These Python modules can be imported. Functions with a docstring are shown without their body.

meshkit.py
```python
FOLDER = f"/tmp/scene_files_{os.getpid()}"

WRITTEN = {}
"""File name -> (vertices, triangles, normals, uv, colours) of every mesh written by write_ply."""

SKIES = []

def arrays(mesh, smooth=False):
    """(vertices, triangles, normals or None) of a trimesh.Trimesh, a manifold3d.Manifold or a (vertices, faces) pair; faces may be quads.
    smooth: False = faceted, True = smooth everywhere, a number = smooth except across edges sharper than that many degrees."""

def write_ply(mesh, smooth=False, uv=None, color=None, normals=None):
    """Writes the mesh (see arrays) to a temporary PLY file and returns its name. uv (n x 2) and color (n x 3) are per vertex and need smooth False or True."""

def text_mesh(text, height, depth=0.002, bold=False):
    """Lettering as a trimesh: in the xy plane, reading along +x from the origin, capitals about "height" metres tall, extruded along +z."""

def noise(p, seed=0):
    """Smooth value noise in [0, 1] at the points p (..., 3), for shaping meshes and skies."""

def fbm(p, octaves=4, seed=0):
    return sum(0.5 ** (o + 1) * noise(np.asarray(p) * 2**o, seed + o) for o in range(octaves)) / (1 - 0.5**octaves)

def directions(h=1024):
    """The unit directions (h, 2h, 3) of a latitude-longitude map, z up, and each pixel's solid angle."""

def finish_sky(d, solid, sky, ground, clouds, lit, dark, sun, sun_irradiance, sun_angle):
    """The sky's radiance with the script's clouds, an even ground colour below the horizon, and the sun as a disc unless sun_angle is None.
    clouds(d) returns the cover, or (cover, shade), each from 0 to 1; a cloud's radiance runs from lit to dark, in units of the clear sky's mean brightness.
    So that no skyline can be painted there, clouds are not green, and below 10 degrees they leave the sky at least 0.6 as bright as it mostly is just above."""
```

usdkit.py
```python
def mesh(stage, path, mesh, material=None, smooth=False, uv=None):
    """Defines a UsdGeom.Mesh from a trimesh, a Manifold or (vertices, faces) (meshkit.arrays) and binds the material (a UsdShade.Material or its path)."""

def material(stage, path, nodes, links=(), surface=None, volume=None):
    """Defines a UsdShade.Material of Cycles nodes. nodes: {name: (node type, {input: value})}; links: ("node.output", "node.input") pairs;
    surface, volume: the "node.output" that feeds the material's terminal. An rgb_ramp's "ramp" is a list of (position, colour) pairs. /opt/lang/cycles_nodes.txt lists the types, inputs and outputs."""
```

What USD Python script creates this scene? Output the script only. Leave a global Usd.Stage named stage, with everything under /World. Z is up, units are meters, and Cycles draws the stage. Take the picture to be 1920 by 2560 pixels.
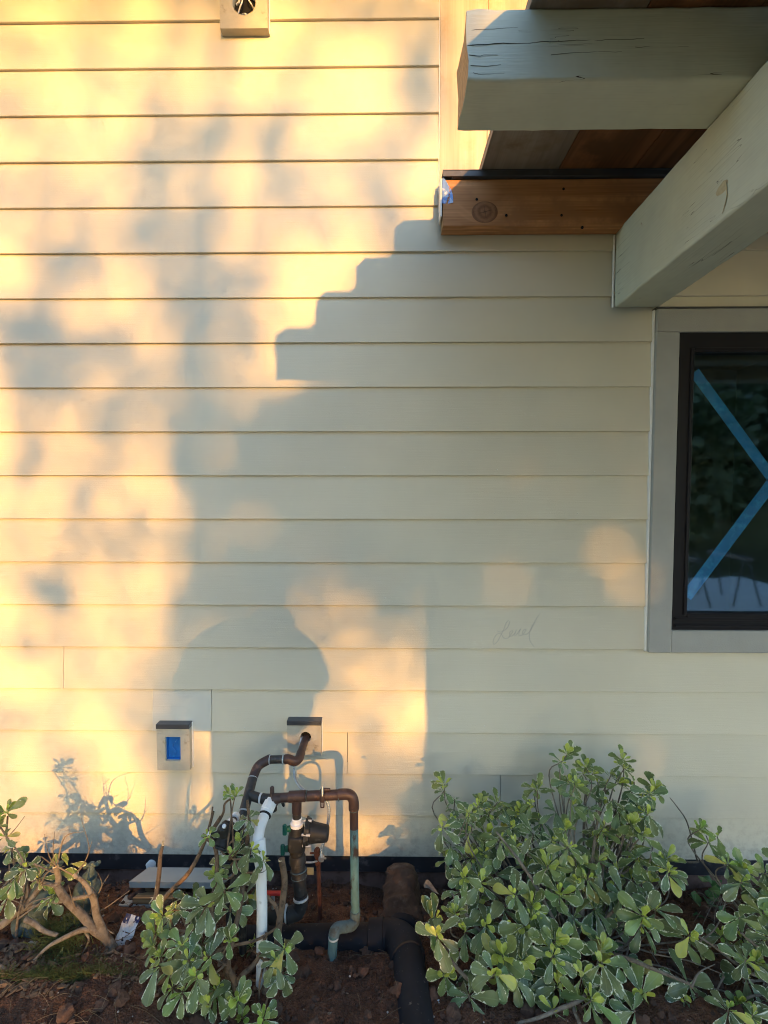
import math, random
import numpy as np, trimesh, usdkit, meshkit
import manifold3d as m3
from pxr import Usd, UsdGeom, UsdLux, UsdShade, Gf, Sdf, Vt

random.seed(7); RNG = np.random.default_rng(11)
stage = Usd.Stage.CreateInMemory()
UsdGeom.SetStageUpAxis(stage, UsdGeom.Tokens.z); UsdGeom.SetStageMetersPerUnit(stage, 1.0)
stage.SetDefaultPrim(UsdGeom.Xform.Define(stage, '/World').GetPrim())
UsdGeom.Scope.Define(stage, '/World/Looks')

# ------------------------------------------------------------------ camera, sky, sun, exposure
F, PITCH, YAW, ROLL = 1250.0, 0.0465875, -0.0127706, 0.000754616
CD, CZ = 1.715878, 1.70                       # camera distance from the siding, camera height
SUNV = np.array([0.23, -1.0, 0.20])           # towards the sun
EXPOSURE = 2.65
SUN_I, SUN_COL, SKY_S = 0.5, (1.0, 0.47, 0.09), 0.15
cp, sp, cy, sy = math.cos(PITCH), math.sin(PITCH), math.cos(YAW), math.sin(YAW)
FWD = np.array([sy * cp, cy * cp, -sp]); R0 = np.array([cy, -sy, 0]); U0 = np.cross(R0, FWD)
RT = R0 * math.cos(ROLL) + U0 * math.sin(ROLL); UP = -R0 * math.sin(ROLL) + U0 * math.cos(ROLL)
EYE = np.array([0, -CD, CZ])
cam = UsdGeom.Camera.Define(stage, '/World/camera')
M = np.eye(4); M[0, :3], M[1, :3], M[2, :3], M[3, :3] = RT, UP, -FWD, EYE
cam.AddTransformOp().Set(Gf.Matrix4d(*M.ravel().tolist()))
cam.CreateHorizontalApertureAttr(36.0); cam.CreateVerticalApertureAttr(48.0)
cam.CreateFocalLengthAttr(F / 1920 * 36); cam.CreateClippingRangeAttr(Gf.Vec2f(0.02, 2000)); cam.CreateExposureAttr(EXPOSURE)

sd = SUNV / np.linalg.norm(SUNV)
sun = UsdLux.DistantLight.Define(stage, '/World/sun')
sun.CreateIntensityAttr(SUN_I); sun.CreateAngleAttr(0.5); sun.CreateColorAttr(Gf.Vec3f(*SUN_COL)); sun.CreateNormalizeAttr(True)
zz = sd; xx = np.cross([0, 0, 1.0], zz); xx /= np.linalg.norm(xx); yy = np.cross(zz, xx)
M = np.eye(4); M[0, :3], M[1, :3], M[2, :3] = xx, yy, zz
sun.AddTransformOp().Set(Gf.Matrix4d(*M.ravel().tolist()))
skymat = usdkit.material(stage, '/World/Looks/sky_look', {
    's': ('sky_texture', {'sky_type': 'single_scattering', 'sun_disc': False, 'aerosol_density': 0.28, 'ozone_density': 2.0, 'sun_elevation': float(math.asin(sd[2])), 'sun_rotation': float(math.atan2(sd[0], sd[1]))}),
    'b': ('background_shader', {'strength': SKY_S})}, [('s.color', 'b.color')], surface='b.background')
dome = UsdLux.DomeLight.Define(stage, '/World/sky')
UsdShade.MaterialBindingAPI.Apply(dome.GetPrim()).Bind(skymat)
dome.GetPrim().SetCustomDataByKey('kind', 'structure')

def ray(x, y):
    return RT * (x - 960) / F - UP * (y - 1280) / F + FWD
def P(x, y, D=0.0):
    """The point at distance D in front of the siding that the photograph shows at pixel (x, y)."""
    v = ray(x, y); return v / v[1] * (CD - D) + EYE
def S(x, y, D):
    """The point at distance D in front of the siding whose shadow falls on the siding at pixel (x, y)."""
    return P(x, y, 0) + SUNV * D

# ------------------------------------------------------------------ naming and tagging
USED = {}
def path_of(name, parent=None):
    base = parent.GetPath().pathString if parent is not None else '/World'
    k = (base, name); n = USED.get(k, 0); USED[k] = n + 1
    return base + '/' + (name if n == 0 else f'{name}_{n:03d}')
def tag(p, label=None, cat=None, group=None, kind=None):
    for k, v in (('label', label), ('category', cat), ('group', group), ('kind', kind)):
        if v: p.SetCustomDataByKey(k, v)
    return p
def thing(name, label, cat, loc=(0, 0, 0), group=None, kind=None):
    x = UsdGeom.Xform.Define(stage, path_of(name)); x.AddTranslateOp().Set(Gf.Vec3d(*map(float, loc)))
    tag(x.GetPrim(), label, cat, group, kind); OFF[x.GetPath().pathString] = np.asarray(loc, float)
    return x.GetPrim()
OFF = {}
def off(parent):
    while parent is not None and parent.GetPath().pathString not in OFF and parent.GetPath().pathString != '/World':
        parent = parent.GetParent()
    return OFF.get(parent.GetPath().pathString, np.zeros(3)) if parent is not None else np.zeros(3)
def obj(name, mesh, mat, parent=None, smooth=False, uv=None, **kw):
    """Defines a mesh given in world coordinates as one prim."""
    if hasattr(mesh, 'to_mesh'):
        mm = mesh.to_mesh(); mesh = (np.array(mm.vert_properties[:, :3]), np.array(mm.tri_verts))
    if isinstance(mesh, trimesh.Trimesh): mesh = (np.array(mesh.vertices), np.array(mesh.faces))
    v, f = np.asarray(mesh[0], float) - off(parent), np.asarray(mesh[1])
    if f.shape[1] == 4: f = np.vstack([f[:, [0, 1, 2]], f[:, [0, 2, 3]]])
    g = usdkit.mesh(stage, path_of(name, parent), (v, f), mat, smooth=smooth, uv=uv)
    return tag(g.GetPrim(), **kw)

# ------------------------------------------------------------------ materials
MAT = {}
def look(name, base, rough=0.6, var=0.12, scale=6.0, bump=0.0, bscale=120.0, metallic=0.0, second=None, sscale=9.0, smin=.5, smax=.6, stretch=None, spec=0.3, isl=0.0, hue=None):
    """Paint, wood, metal, earth: base colour with mottling, an optional second colour in patches, an optional relief."""
    n = {'g': ('geometry', {}), 'mp': ('mapping', {'scale': stretch or (1, 1, 1)}),
         'n1': ('noise_texture', {'scale': scale, 'detail': 5.0, 'roughness': .6}),
         'r1': ('rgb_ramp', {'ramp': [(0.25, tuple(c * (1 - var) for c in base)), (0.75, tuple(min(1, c * (1 + var)) for c in (hue or base)))]}),
         'p': ('principled_bsdf', {'roughness': rough, 'metallic': metallic, 'specular_ior_level': spec})}
    l = [('g.position', 'mp.vector'), ('mp.vector', 'n1.vector'), ('n1.fac', 'r1.fac')]
    c = 'r1.color'
    if second:
        n['n2'] = ('noise_texture', {'scale': sscale, 'detail': 6.0, 'roughness': .65})
        n['m2'] = ('map_range', {'from_min': smin, 'from_max': smax, 'clamp': True})
        n['x2'] = ('mix_color', {'b': second})
        l += [('mp.vector', 'n2.vector'), ('n2.fac', 'm2.value'), (c, 'x2.a'), ('m2.result', 'x2.fac')]; c = 'x2.result'
    if isl:
        n['oi'] = ('object_info', {}); n['mr'] = ('map_range', {'to_min': 1 - isl, 'to_max': 1 + isl}); n['hs'] = ('hsv', {})
        l += [('oi.random', 'mr.value'), ('mr.result', 'hs.value'), (c, 'hs.color')]; c = 'hs.color'
    l.append((c, 'p.base_color'))
    if bump:
        n['n3'] = ('noise_texture', {'scale': bscale, 'detail': 4.0, 'roughness': .6}); n['bu'] = ('bump', {'strength': 1.0, 'distance': bump})
        l += [('mp.vector', 'n3.vector'), ('n3.fac', 'bu.height'), ('bu.normal', 'p.normal')]
    MAT[name] = usdkit.material(stage, '/World/Looks/' + name, n, l, surface='p.BSDF')
    return MAT[name]

SIDE = (0.595, 0.56, 0.445)
def siding_look(name, base, spots):
    n = {'g': ('geometry', {}), 'oi': ('object_info', {}),
         'n1': ('noise_texture', {'scale': 2.2, 'detail': 5.0, 'roughness': .6}),
         'r1': ('rgb_ramp', {'ramp': [(0.3, tuple(c * .94 for c in base)), (0.7, tuple(c * 1.05 for c in base))]}),
         'mr': ('map_range', {'to_min': .965, 'to_max': 1.03}), 'hs': ('hsv', {}),
         # scuffs: pale chalky rubs and darker smears
         'm1': ('mapping', {'scale': (1, 1, 2.2)}),
         'n2': ('noise_texture', {'scale': 5.0, 'detail': 7.0, 'roughness': .75}), 'q2': ('map_range', {'from_min': .66, 'from_max': .75, 'to_max': spots, 'clamp': True}),
         'x2': ('mix_color', {'b': (.72, .70, .62)}),
         'n4': ('noise_texture', {'scale': 7.0, 'detail': 8.0, 'roughness': .8, 'w': 3.0, 'dimensions': '4D'}), 'q4': ('map_range', {'from_min': .67, 'from_max': .78, 'to_max': spots * .6, 'clamp': True}),
         'x4': ('mix_color', {'b': (.33, .30, .22)}),
         # fine stipple and faint drag lines along the boards
         'm3': ('mapping', {'scale': (9, 60, 260)}), 'n3': ('noise_texture', {'scale': 1.0, 'detail': 3.0}),
         'n5': ('noise_texture', {'scale': 420.0, 'detail': 2.0}), 'ma': ('math', {'math_type': 'add'}),
         'bu': ('bump', {'strength': 1.0, 'distance': .00035}),
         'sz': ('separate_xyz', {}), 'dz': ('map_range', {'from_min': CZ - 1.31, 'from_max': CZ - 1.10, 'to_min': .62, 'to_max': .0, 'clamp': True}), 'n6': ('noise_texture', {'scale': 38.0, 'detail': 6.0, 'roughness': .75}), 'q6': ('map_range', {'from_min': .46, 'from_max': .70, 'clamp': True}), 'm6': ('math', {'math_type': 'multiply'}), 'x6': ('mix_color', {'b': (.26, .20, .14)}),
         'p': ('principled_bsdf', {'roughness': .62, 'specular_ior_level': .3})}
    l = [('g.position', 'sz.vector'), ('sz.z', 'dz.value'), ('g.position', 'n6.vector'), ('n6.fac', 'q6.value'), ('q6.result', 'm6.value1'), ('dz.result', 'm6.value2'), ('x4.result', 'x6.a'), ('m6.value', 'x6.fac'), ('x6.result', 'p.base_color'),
         ('g.position', 'n1.vector'), ('n1.fac', 'r1.fac'), ('oi.random', 'mr.value'), ('mr.result', 'hs.value'), ('r1.color', 'hs.color'),
         ('g.position', 'm1.vector'), ('m1.vector', 'n2.vector'), ('n2.fac', 'q2.value'), ('hs.color', 'x2.a'), ('q2.result', 'x2.fac'),
         ('m1.vector', 'n4.vector'), ('n4.fac', 'q4.value'), ('x2.result', 'x4.a'), ('q4.result', 'x4.fac'),
         ('g.position', 'm3.vector'), ('m3.vector', 'n3.vector'), ('g.position', 'n5.vector'), ('n3.fac', 'ma.value1'), ('n5.fac', 'ma.value2'), ('ma.value', 'bu.height'), ('bu.normal', 'p.normal')]
    MAT[name] = usdkit.material(stage, '/World/Looks/' + name, n, l, surface='p.BSDF')
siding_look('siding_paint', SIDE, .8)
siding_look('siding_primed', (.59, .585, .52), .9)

def wood_look(name, dark, light, axis='x', scale=14.0, dist=5.0, rough=.62, second=None, knots=(), bump=.0008, ssc=4.0, smin=.5, smax=.62, mixf=.38, centre=(0, 0, 0)):
    """Sawn timber: growth rings drawn out along one axis, bent round knots given as (point, radius)."""
    st = {'x': (.10, 1, 1), 'y': (1, .10, 1), 'z': (1, 1, .10)}[axis]
    fs = {'x': (3, 170, 170), 'y': (170, 3, 170), 'z': (170, 170, 3)}[axis]
    n = {'g': ('geometry', {}), 'mp': ('mapping', {'scale': st, 'location': tuple(-float(c_) * k_ for c_, k_ in zip(centre, st))}),
         'n0': ('noise_texture', {'scale': 3.0, 'detail': 2.0}),
         'w': ('wave_texture', {'wave_type': 'rings', 'rings_direction': axis, 'scale': scale, 'distortion': dist, 'detail': 3.0, 'detail_scale': 1.3}),
         'fm': ('mapping', {'scale': fs}), 'nf': ('noise_texture', {'scale': 1.0, 'detail': 4.0, 'roughness': .7}),
         'mf': ('mix_float', {'fac': mixf}),
         'r': ('rgb_ramp', {'ramp': [(0.15, dark), (0.8, light)]}),
         'bu': ('bump', {'strength': 1.0, 'distance': bump}), 'p': ('principled_bsdf', {'roughness': rough, 'specular_ior_level': .25})}
    l = [('g.position', 'mp.vector'), ('g.position', 'fm.vector'), ('fm.vector', 'nf.vector'), ('w.fac', 'mf.a'), ('nf.fac', 'mf.b'), ('mf.result', 'r.fac'),
         ('nf.fac', 'bu.height'), ('bu.normal', 'p.normal')]
    vec = 'mp.vector'
    for i, (c, rad) in enumerate(knots):
        n[f'kd{i}'] = ('vector_math', {'math_type': 'distance', 'vector2': tuple(map(float, c))}); n[f'km{i}'] = ('map_range', {'from_min': rad * .8, 'from_max': rad * 4.0, 'to_min': rad * 2.2, 'to_max': 0.0, 'clamp': True})
        n[f'kc{i}'] = ('combine_xyz', {}); n[f'ka{i}'] = ('vector_math', {'math_type': 'add'})
        l += [('g.position', f'kd{i}.vector1'), (f'kd{i}.value', f'km{i}.value'), (f'km{i}.result', f'kc{i}.z'), (vec, f'ka{i}.vector1'), (f'kc{i}.vector', f'ka{i}.vector2')]
        vec = f'ka{i}.vector'
    l.append((vec, 'w.vector')); c = 'r.color'
    if second:
        n['n2'] = ('noise_texture', {'scale': ssc, 'detail': 6.0, 'roughness': .7}); n['m2'] = ('map_range', {'from_min': smin, 'from_max': smax, 'clamp': True}); n['x2'] = ('mix_color', {'b': second})
        l += [('g.position', 'n2.vector'), ('n2.fac', 'm2.value'), (c, 'x2.a'), ('m2.result', 'x2.fac')]; c = 'x2.result'
    l.append((c, 'p.base_color'))
    MAT[name] = usdkit.material(stage, '/World/Looks/' + name, n, l, surface='p.BSDF')

def painted_timber(name, base, crack, axis):
    """Old paint on rough timber: brush mottling, long drying cracks, chips that show the wood."""
    st = {'x': (1.2, 34, 34), 'y': (34, 1.2, 34)}[axis]; fs = {'x': (9, 240, 240), 'y': (240, 9, 240)}[axis]
    n = {'g': ('geometry', {}), 'n1': ('noise_texture', {'scale': 7.0, 'detail': 6.0, 'roughness': .65}),
         'r1': ('rgb_ramp', {'ramp': [(0.28, tuple(c * .88 for c in base)), (0.72, tuple(c * 1.08 for c in base))]}),
         'mp': ('mapping', {'scale': st}), 'nc': ('noise_texture', {'scale': 1.0, 'detail': 2.5, 'roughness': .5}),
         'a': ('math', {'math_type': 'subtract', 'value2': .5}), 'b': ('math', {'math_type': 'absolute'}),
         'ng': ('noise_texture', {'scale': 3.5, 'detail': 2.0}), 'gm': ('map_range', {'from_min': .54, 'from_max': .70, 'to_min': 0.0, 'to_max': .0020, 'clamp': True}),
         'lt': ('math', {'math_type': 'less_than'}), 'x': ('mix_color', {'b': crack}),
         'nh': ('noise_texture', {'scale': 26.0, 'detail': 6.0, 'roughness': .7}), 'mh': ('map_range', {'from_min': .72, 'from_max': .74, 'clamp': True}), 'xh': ('mix_color', {'b': (.22, .12, .055)}),
         'fm': ('mapping', {'scale': fs}), 'nf': ('noise_texture', {'scale': 1.0, 'detail': 3.0}), 'hb': ('math', {'math_type': 'multiply_add', 'value2': -.8}),
         'bu': ('bump', {'strength': 1.0, 'distance': .0010}), 'p': ('principled_bsdf', {'roughness': .6, 'specular_ior_level': .3})}
    l = [('g.position', 'n1.vector'), ('n1.fac', 'r1.fac'), ('g.position', 'mp.vector'), ('mp.vector', 'nc.vector'), ('nc.fac', 'a.value1'), ('a.value', 'b.value1'),
         ('g.position', 'ng.vector'), ('ng.fac', 'gm.value'), ('b.value', 'lt.value1'), ('gm.result', 'lt.value2'), ('r1.color', 'x.a'), ('lt.value', 'x.fac'),
         ('g.position', 'nh.vector'), ('nh.fac', 'mh.value'), ('x.result', 'xh.a'), ('mh.result', 'xh.fac'), ('xh.result', 'p.base_color'),
         ('g.position', 'fm.vector'), ('fm.vector', 'nf.vector'), ('lt.value', 'hb.value1'), ('nf.fac', 'hb.value3'), ('hb.value', 'bu.height'), ('bu.normal', 'p.normal')]
    MAT[name] = usdkit.material(stage, '/World/Looks/' + name, n, l, surface='p.BSDF')
SAGE = (.52, .545, .45)
painted_timber('sage_paint_along', SAGE, (.05, .04, .03), 'x'); painted_timber('sage_paint_out', SAGE, (.05, .04, .03), 'y')
KNOT = P(1212, 530, .064); KNOT2 = P(1290, 500, .064)
wood_look('cedar', (.28, .108, .036), (.68, .34, .15), 'x', 15.0, 4.0, knots=[(KNOT, .022)], second=(.38, .18, .08), mixf=.74, centre=(0, .12, KNOT[2] + .03))
wood_look('deck_wood', (.11, .050, .023), (.25, .115, .052), 'y', 9.0, 7.0, mixf=.6, second=(.12, .06, .03))
wood_look('deck_grey', (.17, .14, .115), (.30, .26, .22), 'y', 9.0, 7.0, mixf=.65, second=(.20, .15, .11))
wood_look('panel_wood', (.38, .33, .25), (.55, .49, .39), 'z', 5.0, 12.0, second=(.42, .31, .20), ssc=7.0, smin=.50, smax=.72, bump=.0004, mixf=.75)
wood_look('end_grain', (.20, .11, .055), (.55, .35, .18), 'z', 40.0, 5.0, bump=.002)
wood_look('offcut_brown', (.18, .10, .045), (.34, .21, .10), 'x', 20.0, 4.0)
look('offcut_sage', (.31, .335, .325), .6, .10, 12, .0006, 90, second=(.26, .20, .07), sscale=9, smin=.68, smax=.74)
look('offcut_pale', (.36, .37, .34), .7, .15, 14, .0006, 90)
look('bare_block', (.44, .41, .33), .75, .10, 30, .0006, 260, second=(.26, .23, .17), sscale=26, smin=.60, smax=.72)
look('trim_grey', (.325, .33, .31), .6, .07, 9, .0009, 300, second=(.25, .25, .23), sscale=14, smin=.66, smax=.75)
look('caulk', (.80, .80, .77), .5, .06, 20, .0008, 60)
look('house_wrap', (.72, .78, .86), .5, .1, 12, .002, 40, second=(.18, .33, .72), sscale=18, smin=.48, smax=.55)
look('dark_flashing', (.050, .052, .058), .42, .2, 10, .0004, 60, second=(.11, .11, .12), sscale=20, smin=.6, smax=.75, spec=.5)
look('membrane', (.030, .031, .036), .38, .25, 8, .0012, 50, second=(.12, .11, .105), sscale=26, smin=.55, smax=.70, spec=.5)
look('foundation', (.17, .105, .085), .85, .3, 12, .002, 60, second=(.06, .035, .026), sscale=10, smin=.46, smax=.60)
look('black_frame', (.009, .008, .010), .5, .1, 10, .0002, 200, spec=.2)
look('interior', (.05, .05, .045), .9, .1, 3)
look('dark_void', (.012, .012, .012), .9, .1, 3)
look('blue_box', (.012, .14, .46), .35, .25, 22, .0006, 50, second=(.25, .45, .7), sscale=70, smin=.64, smax=.70, spec=.5)
look('blue_tape', (.008, .13, .35), .55, .2, 12, .0006, 90, second=(.018, .20, .44), sscale=30, smin=.5, smax=.62)
look('galvanised', (.48, .49, .50), .35, .15, 40, metallic=.75)
look('conduit_metal', (.46, .49, .52), .33, .12, 60, metallic=.8)
look('copper_dark', (.056, .034, .031), .5, .3, 26, .0006, 120, metallic=.25, second=(.16, .080, .052), sscale=24, smin=.58, smax=.70, spec=.5)
look('copper_black', (.042, .040, .038), .5, .35, 30, .0006, 140, metallic=.2, second=(.10, .075, .06), sscale=40, smin=.58, smax=.7, spec=.5)
look('verdigris', (.075, .165, .185), .65, .4, 34, .0009, 150, second=(.040, .030, .028), sscale=26, smin=.53, smax=.62, stretch=(1, 1, .45))
look('verdigris_grey', (.085, .130, .142), .7, .35, 30, .0009, 120, second=(.06, .065, .055), sscale=24, smin=.52, smax=.62)
look('valve_bronze', (.055, .088, .092), .72, .45, 40, .0015, 120, second=(.115, .15, .145), sscale=30, smin=.5, smax=.64)
look('solder', (.50, .53, .54), .45, .2, 50, metallic=.3)
look('thread_tape', (.80, .81, .80), .6, .08, 50, .0008, 200)
look('white_pvc', (.74, .75, .74), .38, .05, 15, .0004, 60, second=(.40, .38, .34), sscale=24, smin=.62, smax=.74, spec=.5)
look('black_plastic', (.020, .021, .022), .55, .3, 30, .0005, 90, second=(.075, .072, .066), sscale=40, smin=.58, smax=.72, spec=.3)
look('black_rubber', (.014, .014, .015), .55, .2, 30)
look('green_handle', (.008, .085, .062), .38, .3, 30, spec=.5)
look('red_handle', (.50, .035, .025), .42, .2, 30)
look('rust', (.105, .038, .024), .8, .4, 50, .001, 200, second=(.165, .062, .032), sscale=40, smin=.52, smax=.62)
look('brass_tag', (.36, .32, .19), .5, .2, 40, metallic=.4)
look('drain_black', (.010, .011, .015), .68, .3, 12, .0006, 70, second=(.09, .08, .072), sscale=110, smin=.63, smax=.70, spec=.22)
look('mud', (.075, .046, .032), .95, .4, 24, .006, 60, second=(.14, .105, .08), sscale=16, smin=.55, smax=.7)
look('bark', (.17, .145, .115), .85, .4, 40, .003, 110, second=(.11, .085, .06), sscale=60, smin=.5, smax=.62, isl=.15)
look('bark_brown', (.16, .105, .065), .85, .35, 40, .0015, 160, second=(.075, .05, .032), sscale=60, smin=.5, smax=.62, isl=.15)
look('cut_wood', (.62, .50, .32), .7, .15, 60)
look('twig', (.155, .125, .095), .85, .35, 30, isl=.1)
look('dry_leaf', (.27, .165, .075), .7, .3, 60, .0008, 150, second=(.14, .075, .03), sscale=70, smin=.5, smax=.65, isl=.3)
look('dry_leaf_grey', (.13, .11, .09), .75, .3, 60, .0008, 150, isl=.25)
look('clod', (.082, .048, .034), .95, .35, 60, .003, 120)
look('pebble', (.36, .33, .29), .8, .3, 40)
look('moss_green', (.050, .072, .022), .8, .5, 30)
look('straw', (.15, .115, .07), .8, .35, 30)
look('paper', (.66, .66, .64), .7, .06, 30)
look('ink', (.03, .03, .035), .7, .1, 30)
look('navy_print', (.035, .05, .13), .45, .2, 30)
look('slate_card', (.10, .13, .19), .5, .2, 30)
look('lime', (.14, .62, .12), .5, .12, 60)
look('lime_dark', (.03, .20, .03), .5, .12, 60)
look('stone_pale', (.38, .36, .32), .85, .35, 30, .003, 60, second=(.20, .18, .15), sscale=22)
look('pencil', (.27, .27, .25), .7, .05, 30)
look('cloth_white', (.74, .76, .78), .8, .06, 3)
look('steel_dark', (.10, .10, .11), .5, .1, 20)
look('skin', (.45, .27, .19), .5, .06, 20)
look('straw_hat', (.50, .40, .25), .8, .12, 60)
look('shirt', (.20, .24, .32), .85, .1, 20)
look('jeans', (.07, .09, .14), .85, .1, 20)
look('phone', (.02, .02, .022), .3, .1, 20, spec=.5)
look('tree_bark', (.085, .065, .048), .9, .4, 14, .01, 30)

def leaf_look(name, base, cream, amount, rough=.38, vein=(.30, .38, .20), trans=.25):
    n = {'uv': ('uvmap', {'attribute': 'st'}), 's': ('separate_xyz', {}), 'g': ('geometry', {}), 'oi': ('object_info', {}),
         'a': ('math', {'math_type': 'multiply_add', 'value2': 2.0, 'value3': -1.0}), 'b': ('math', {'math_type': 'absolute'}),
         'u4': ('math', {'math_type': 'power', 'value2': 9.0}), 'mx': ('math', {'math_type': 'maximum'}),
         'n': ('noise_texture', {'scale': 130.0, 'detail': 3.0, 'roughness': .6}), 'e': ('math', {'math_type': 'multiply_add', 'value2': 1.7}),
         'n9': ('noise_texture', {'scale': 9.0, 'detail': 2.0}), 'mm': ('map_range', {'from_min': .3, 'from_max': .7, 'to_min': -.14, 'to_max': .14}), 'e2': ('math', {'math_type': 'add'}),
         'm': ('map_range', {'from_min': 1.92 - amount, 'from_max': 2.02 - amount, 'clamp': True}),
         'lt': ('math', {'math_type': 'less_than', 'value2': .07}), 'l5': ('math', {'math_type': 'multiply', 'value2': .20}),
         'n2': ('noise_texture', {'scale': 22.0, 'detail': 4.0}), 'r': ('rgb_ramp', {'ramp': [(0.3, tuple(c * .72 for c in base)), (0.7, tuple(c * 1.25 for c in base))]}),
         'xv': ('mix_color', {'b': vein}), 'mr': ('map_range', {'to_min': .66, 'to_max': 1.28}), 'mh': ('map_range', {'to_min': .535, 'to_max': .475}), 'hw': ('math', {'math_type': 'fraction'}), 'h7': ('math', {'math_type': 'multiply', 'value2': 7.31}), 'hs': ('hsv', {}), 'x': ('mix_color', {'b': cream}),
         'bk': ('mix_color', {'b': (.30, .36, .24)}), 'bf': ('math', {'math_type': 'multiply', 'value2': .45}),
         'nb': ('noise_texture', {'scale': 160.0, 'detail': 2.0}), 'bu': ('bump', {'strength': 1.0, 'distance': .0005}),
         'p': ('principled_bsdf', {'roughness': rough, 'specular_ior_level': .45}), 't': ('translucent_bsdf', {}), 'mc': ('mix_closure', {'fac': trans})}
    l = [('oi.random', 'h7.value1'), ('h7.value', 'hw.value1'), ('hw.value', 'mh.value'), ('mh.result', 'hs.hue'), ('uv.UV', 's.vector'), ('s.y', 'a.value1'), ('a.value', 'b.value1'), ('s.x', 'u4.value1'), ('b.value', 'mx.value1'), ('u4.value', 'mx.value2'),
         ('g.position', 'n.vector'), ('n.fac', 'e.value1'), ('mx.value', 'e.value3'), ('g.position', 'n9.vector'), ('n9.fac', 'mm.value'), ('e.value', 'e2.value1'), ('mm.result', 'e2.value2'), ('e2.value', 'm.value'),
         ('b.value', 'lt.value1'), ('lt.value', 'l5.value1'), ('g.position', 'n2.vector'), ('n2.fac', 'r.fac'), ('r.color', 'xv.a'), ('l5.value', 'xv.fac'),
         ('oi.random', 'mr.value'), ('mr.result', 'hs.value'), ('xv.result', 'hs.color'), ('hs.color', 'x.a'), ('m.result', 'x.fac'),
         ('x.result', 'bk.a'), ('g.backfacing', 'bf.value1'), ('bf.value', 'bk.fac'),
         ('bk.result', 'p.base_color'), ('bk.result', 't.color'), ('g.position', 'nb.vector'), ('nb.fac', 'bu.height'), ('bu.normal', 'p.normal'),
         ('p.BSDF', 'mc.closure1'), ('t.BSDF', 'mc.closure2')]
    MAT[name] = usdkit.material(stage, '/World/Looks/' + name, n, l, surface='mc.closure')
leaf_look('leaf_yellow', (.36, .33, .085), (.50, .46, .20), .2)
leaf_look('leaf_old', (.145, .188, .080), (.60, .64, .48), .19, rough=.33)
leaf_look('leaf_mid', (.190, .245, .080), (.60, .63, .42), .19, rough=.33)
leaf_look('leaf_young', (.30, .38, .065), (.54, .60, .24), .18, rough=.3)
leaf_look('weed_leaf', (.060, .120, .030), (.08, .14, .04), -.3, rough=.45)
leaf_look('tree_leaf', (.045, .075, .025), (.06, .09, .03), -.6, rough=.5, vein=(.06, .09, .03), trans=.12)

MAT['glass'] = usdkit.material(stage, '/World/Looks/glass', {
    'f': ('fresnel', {'IOR': 1.6}), 'ge': ('geometry', {}), 'mf': ('mix_float', {'b': .07}), 't': ('transparent_bsdf', {'color': (.88, .94, .93)}), 'g': ('glossy_bsdf', {'roughness': .035, 'color': (.85, .92, .95)}), 'm': ('mix_closure', {})},
    [('ge.backfacing', 'mf.fac'), ('f.fac', 'mf.a'), ('mf.result', 'm.fac'), ('t.BSDF', 'm.closure1'), ('g.BSDF', 'm.closure2')], surface='m.closure')

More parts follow.
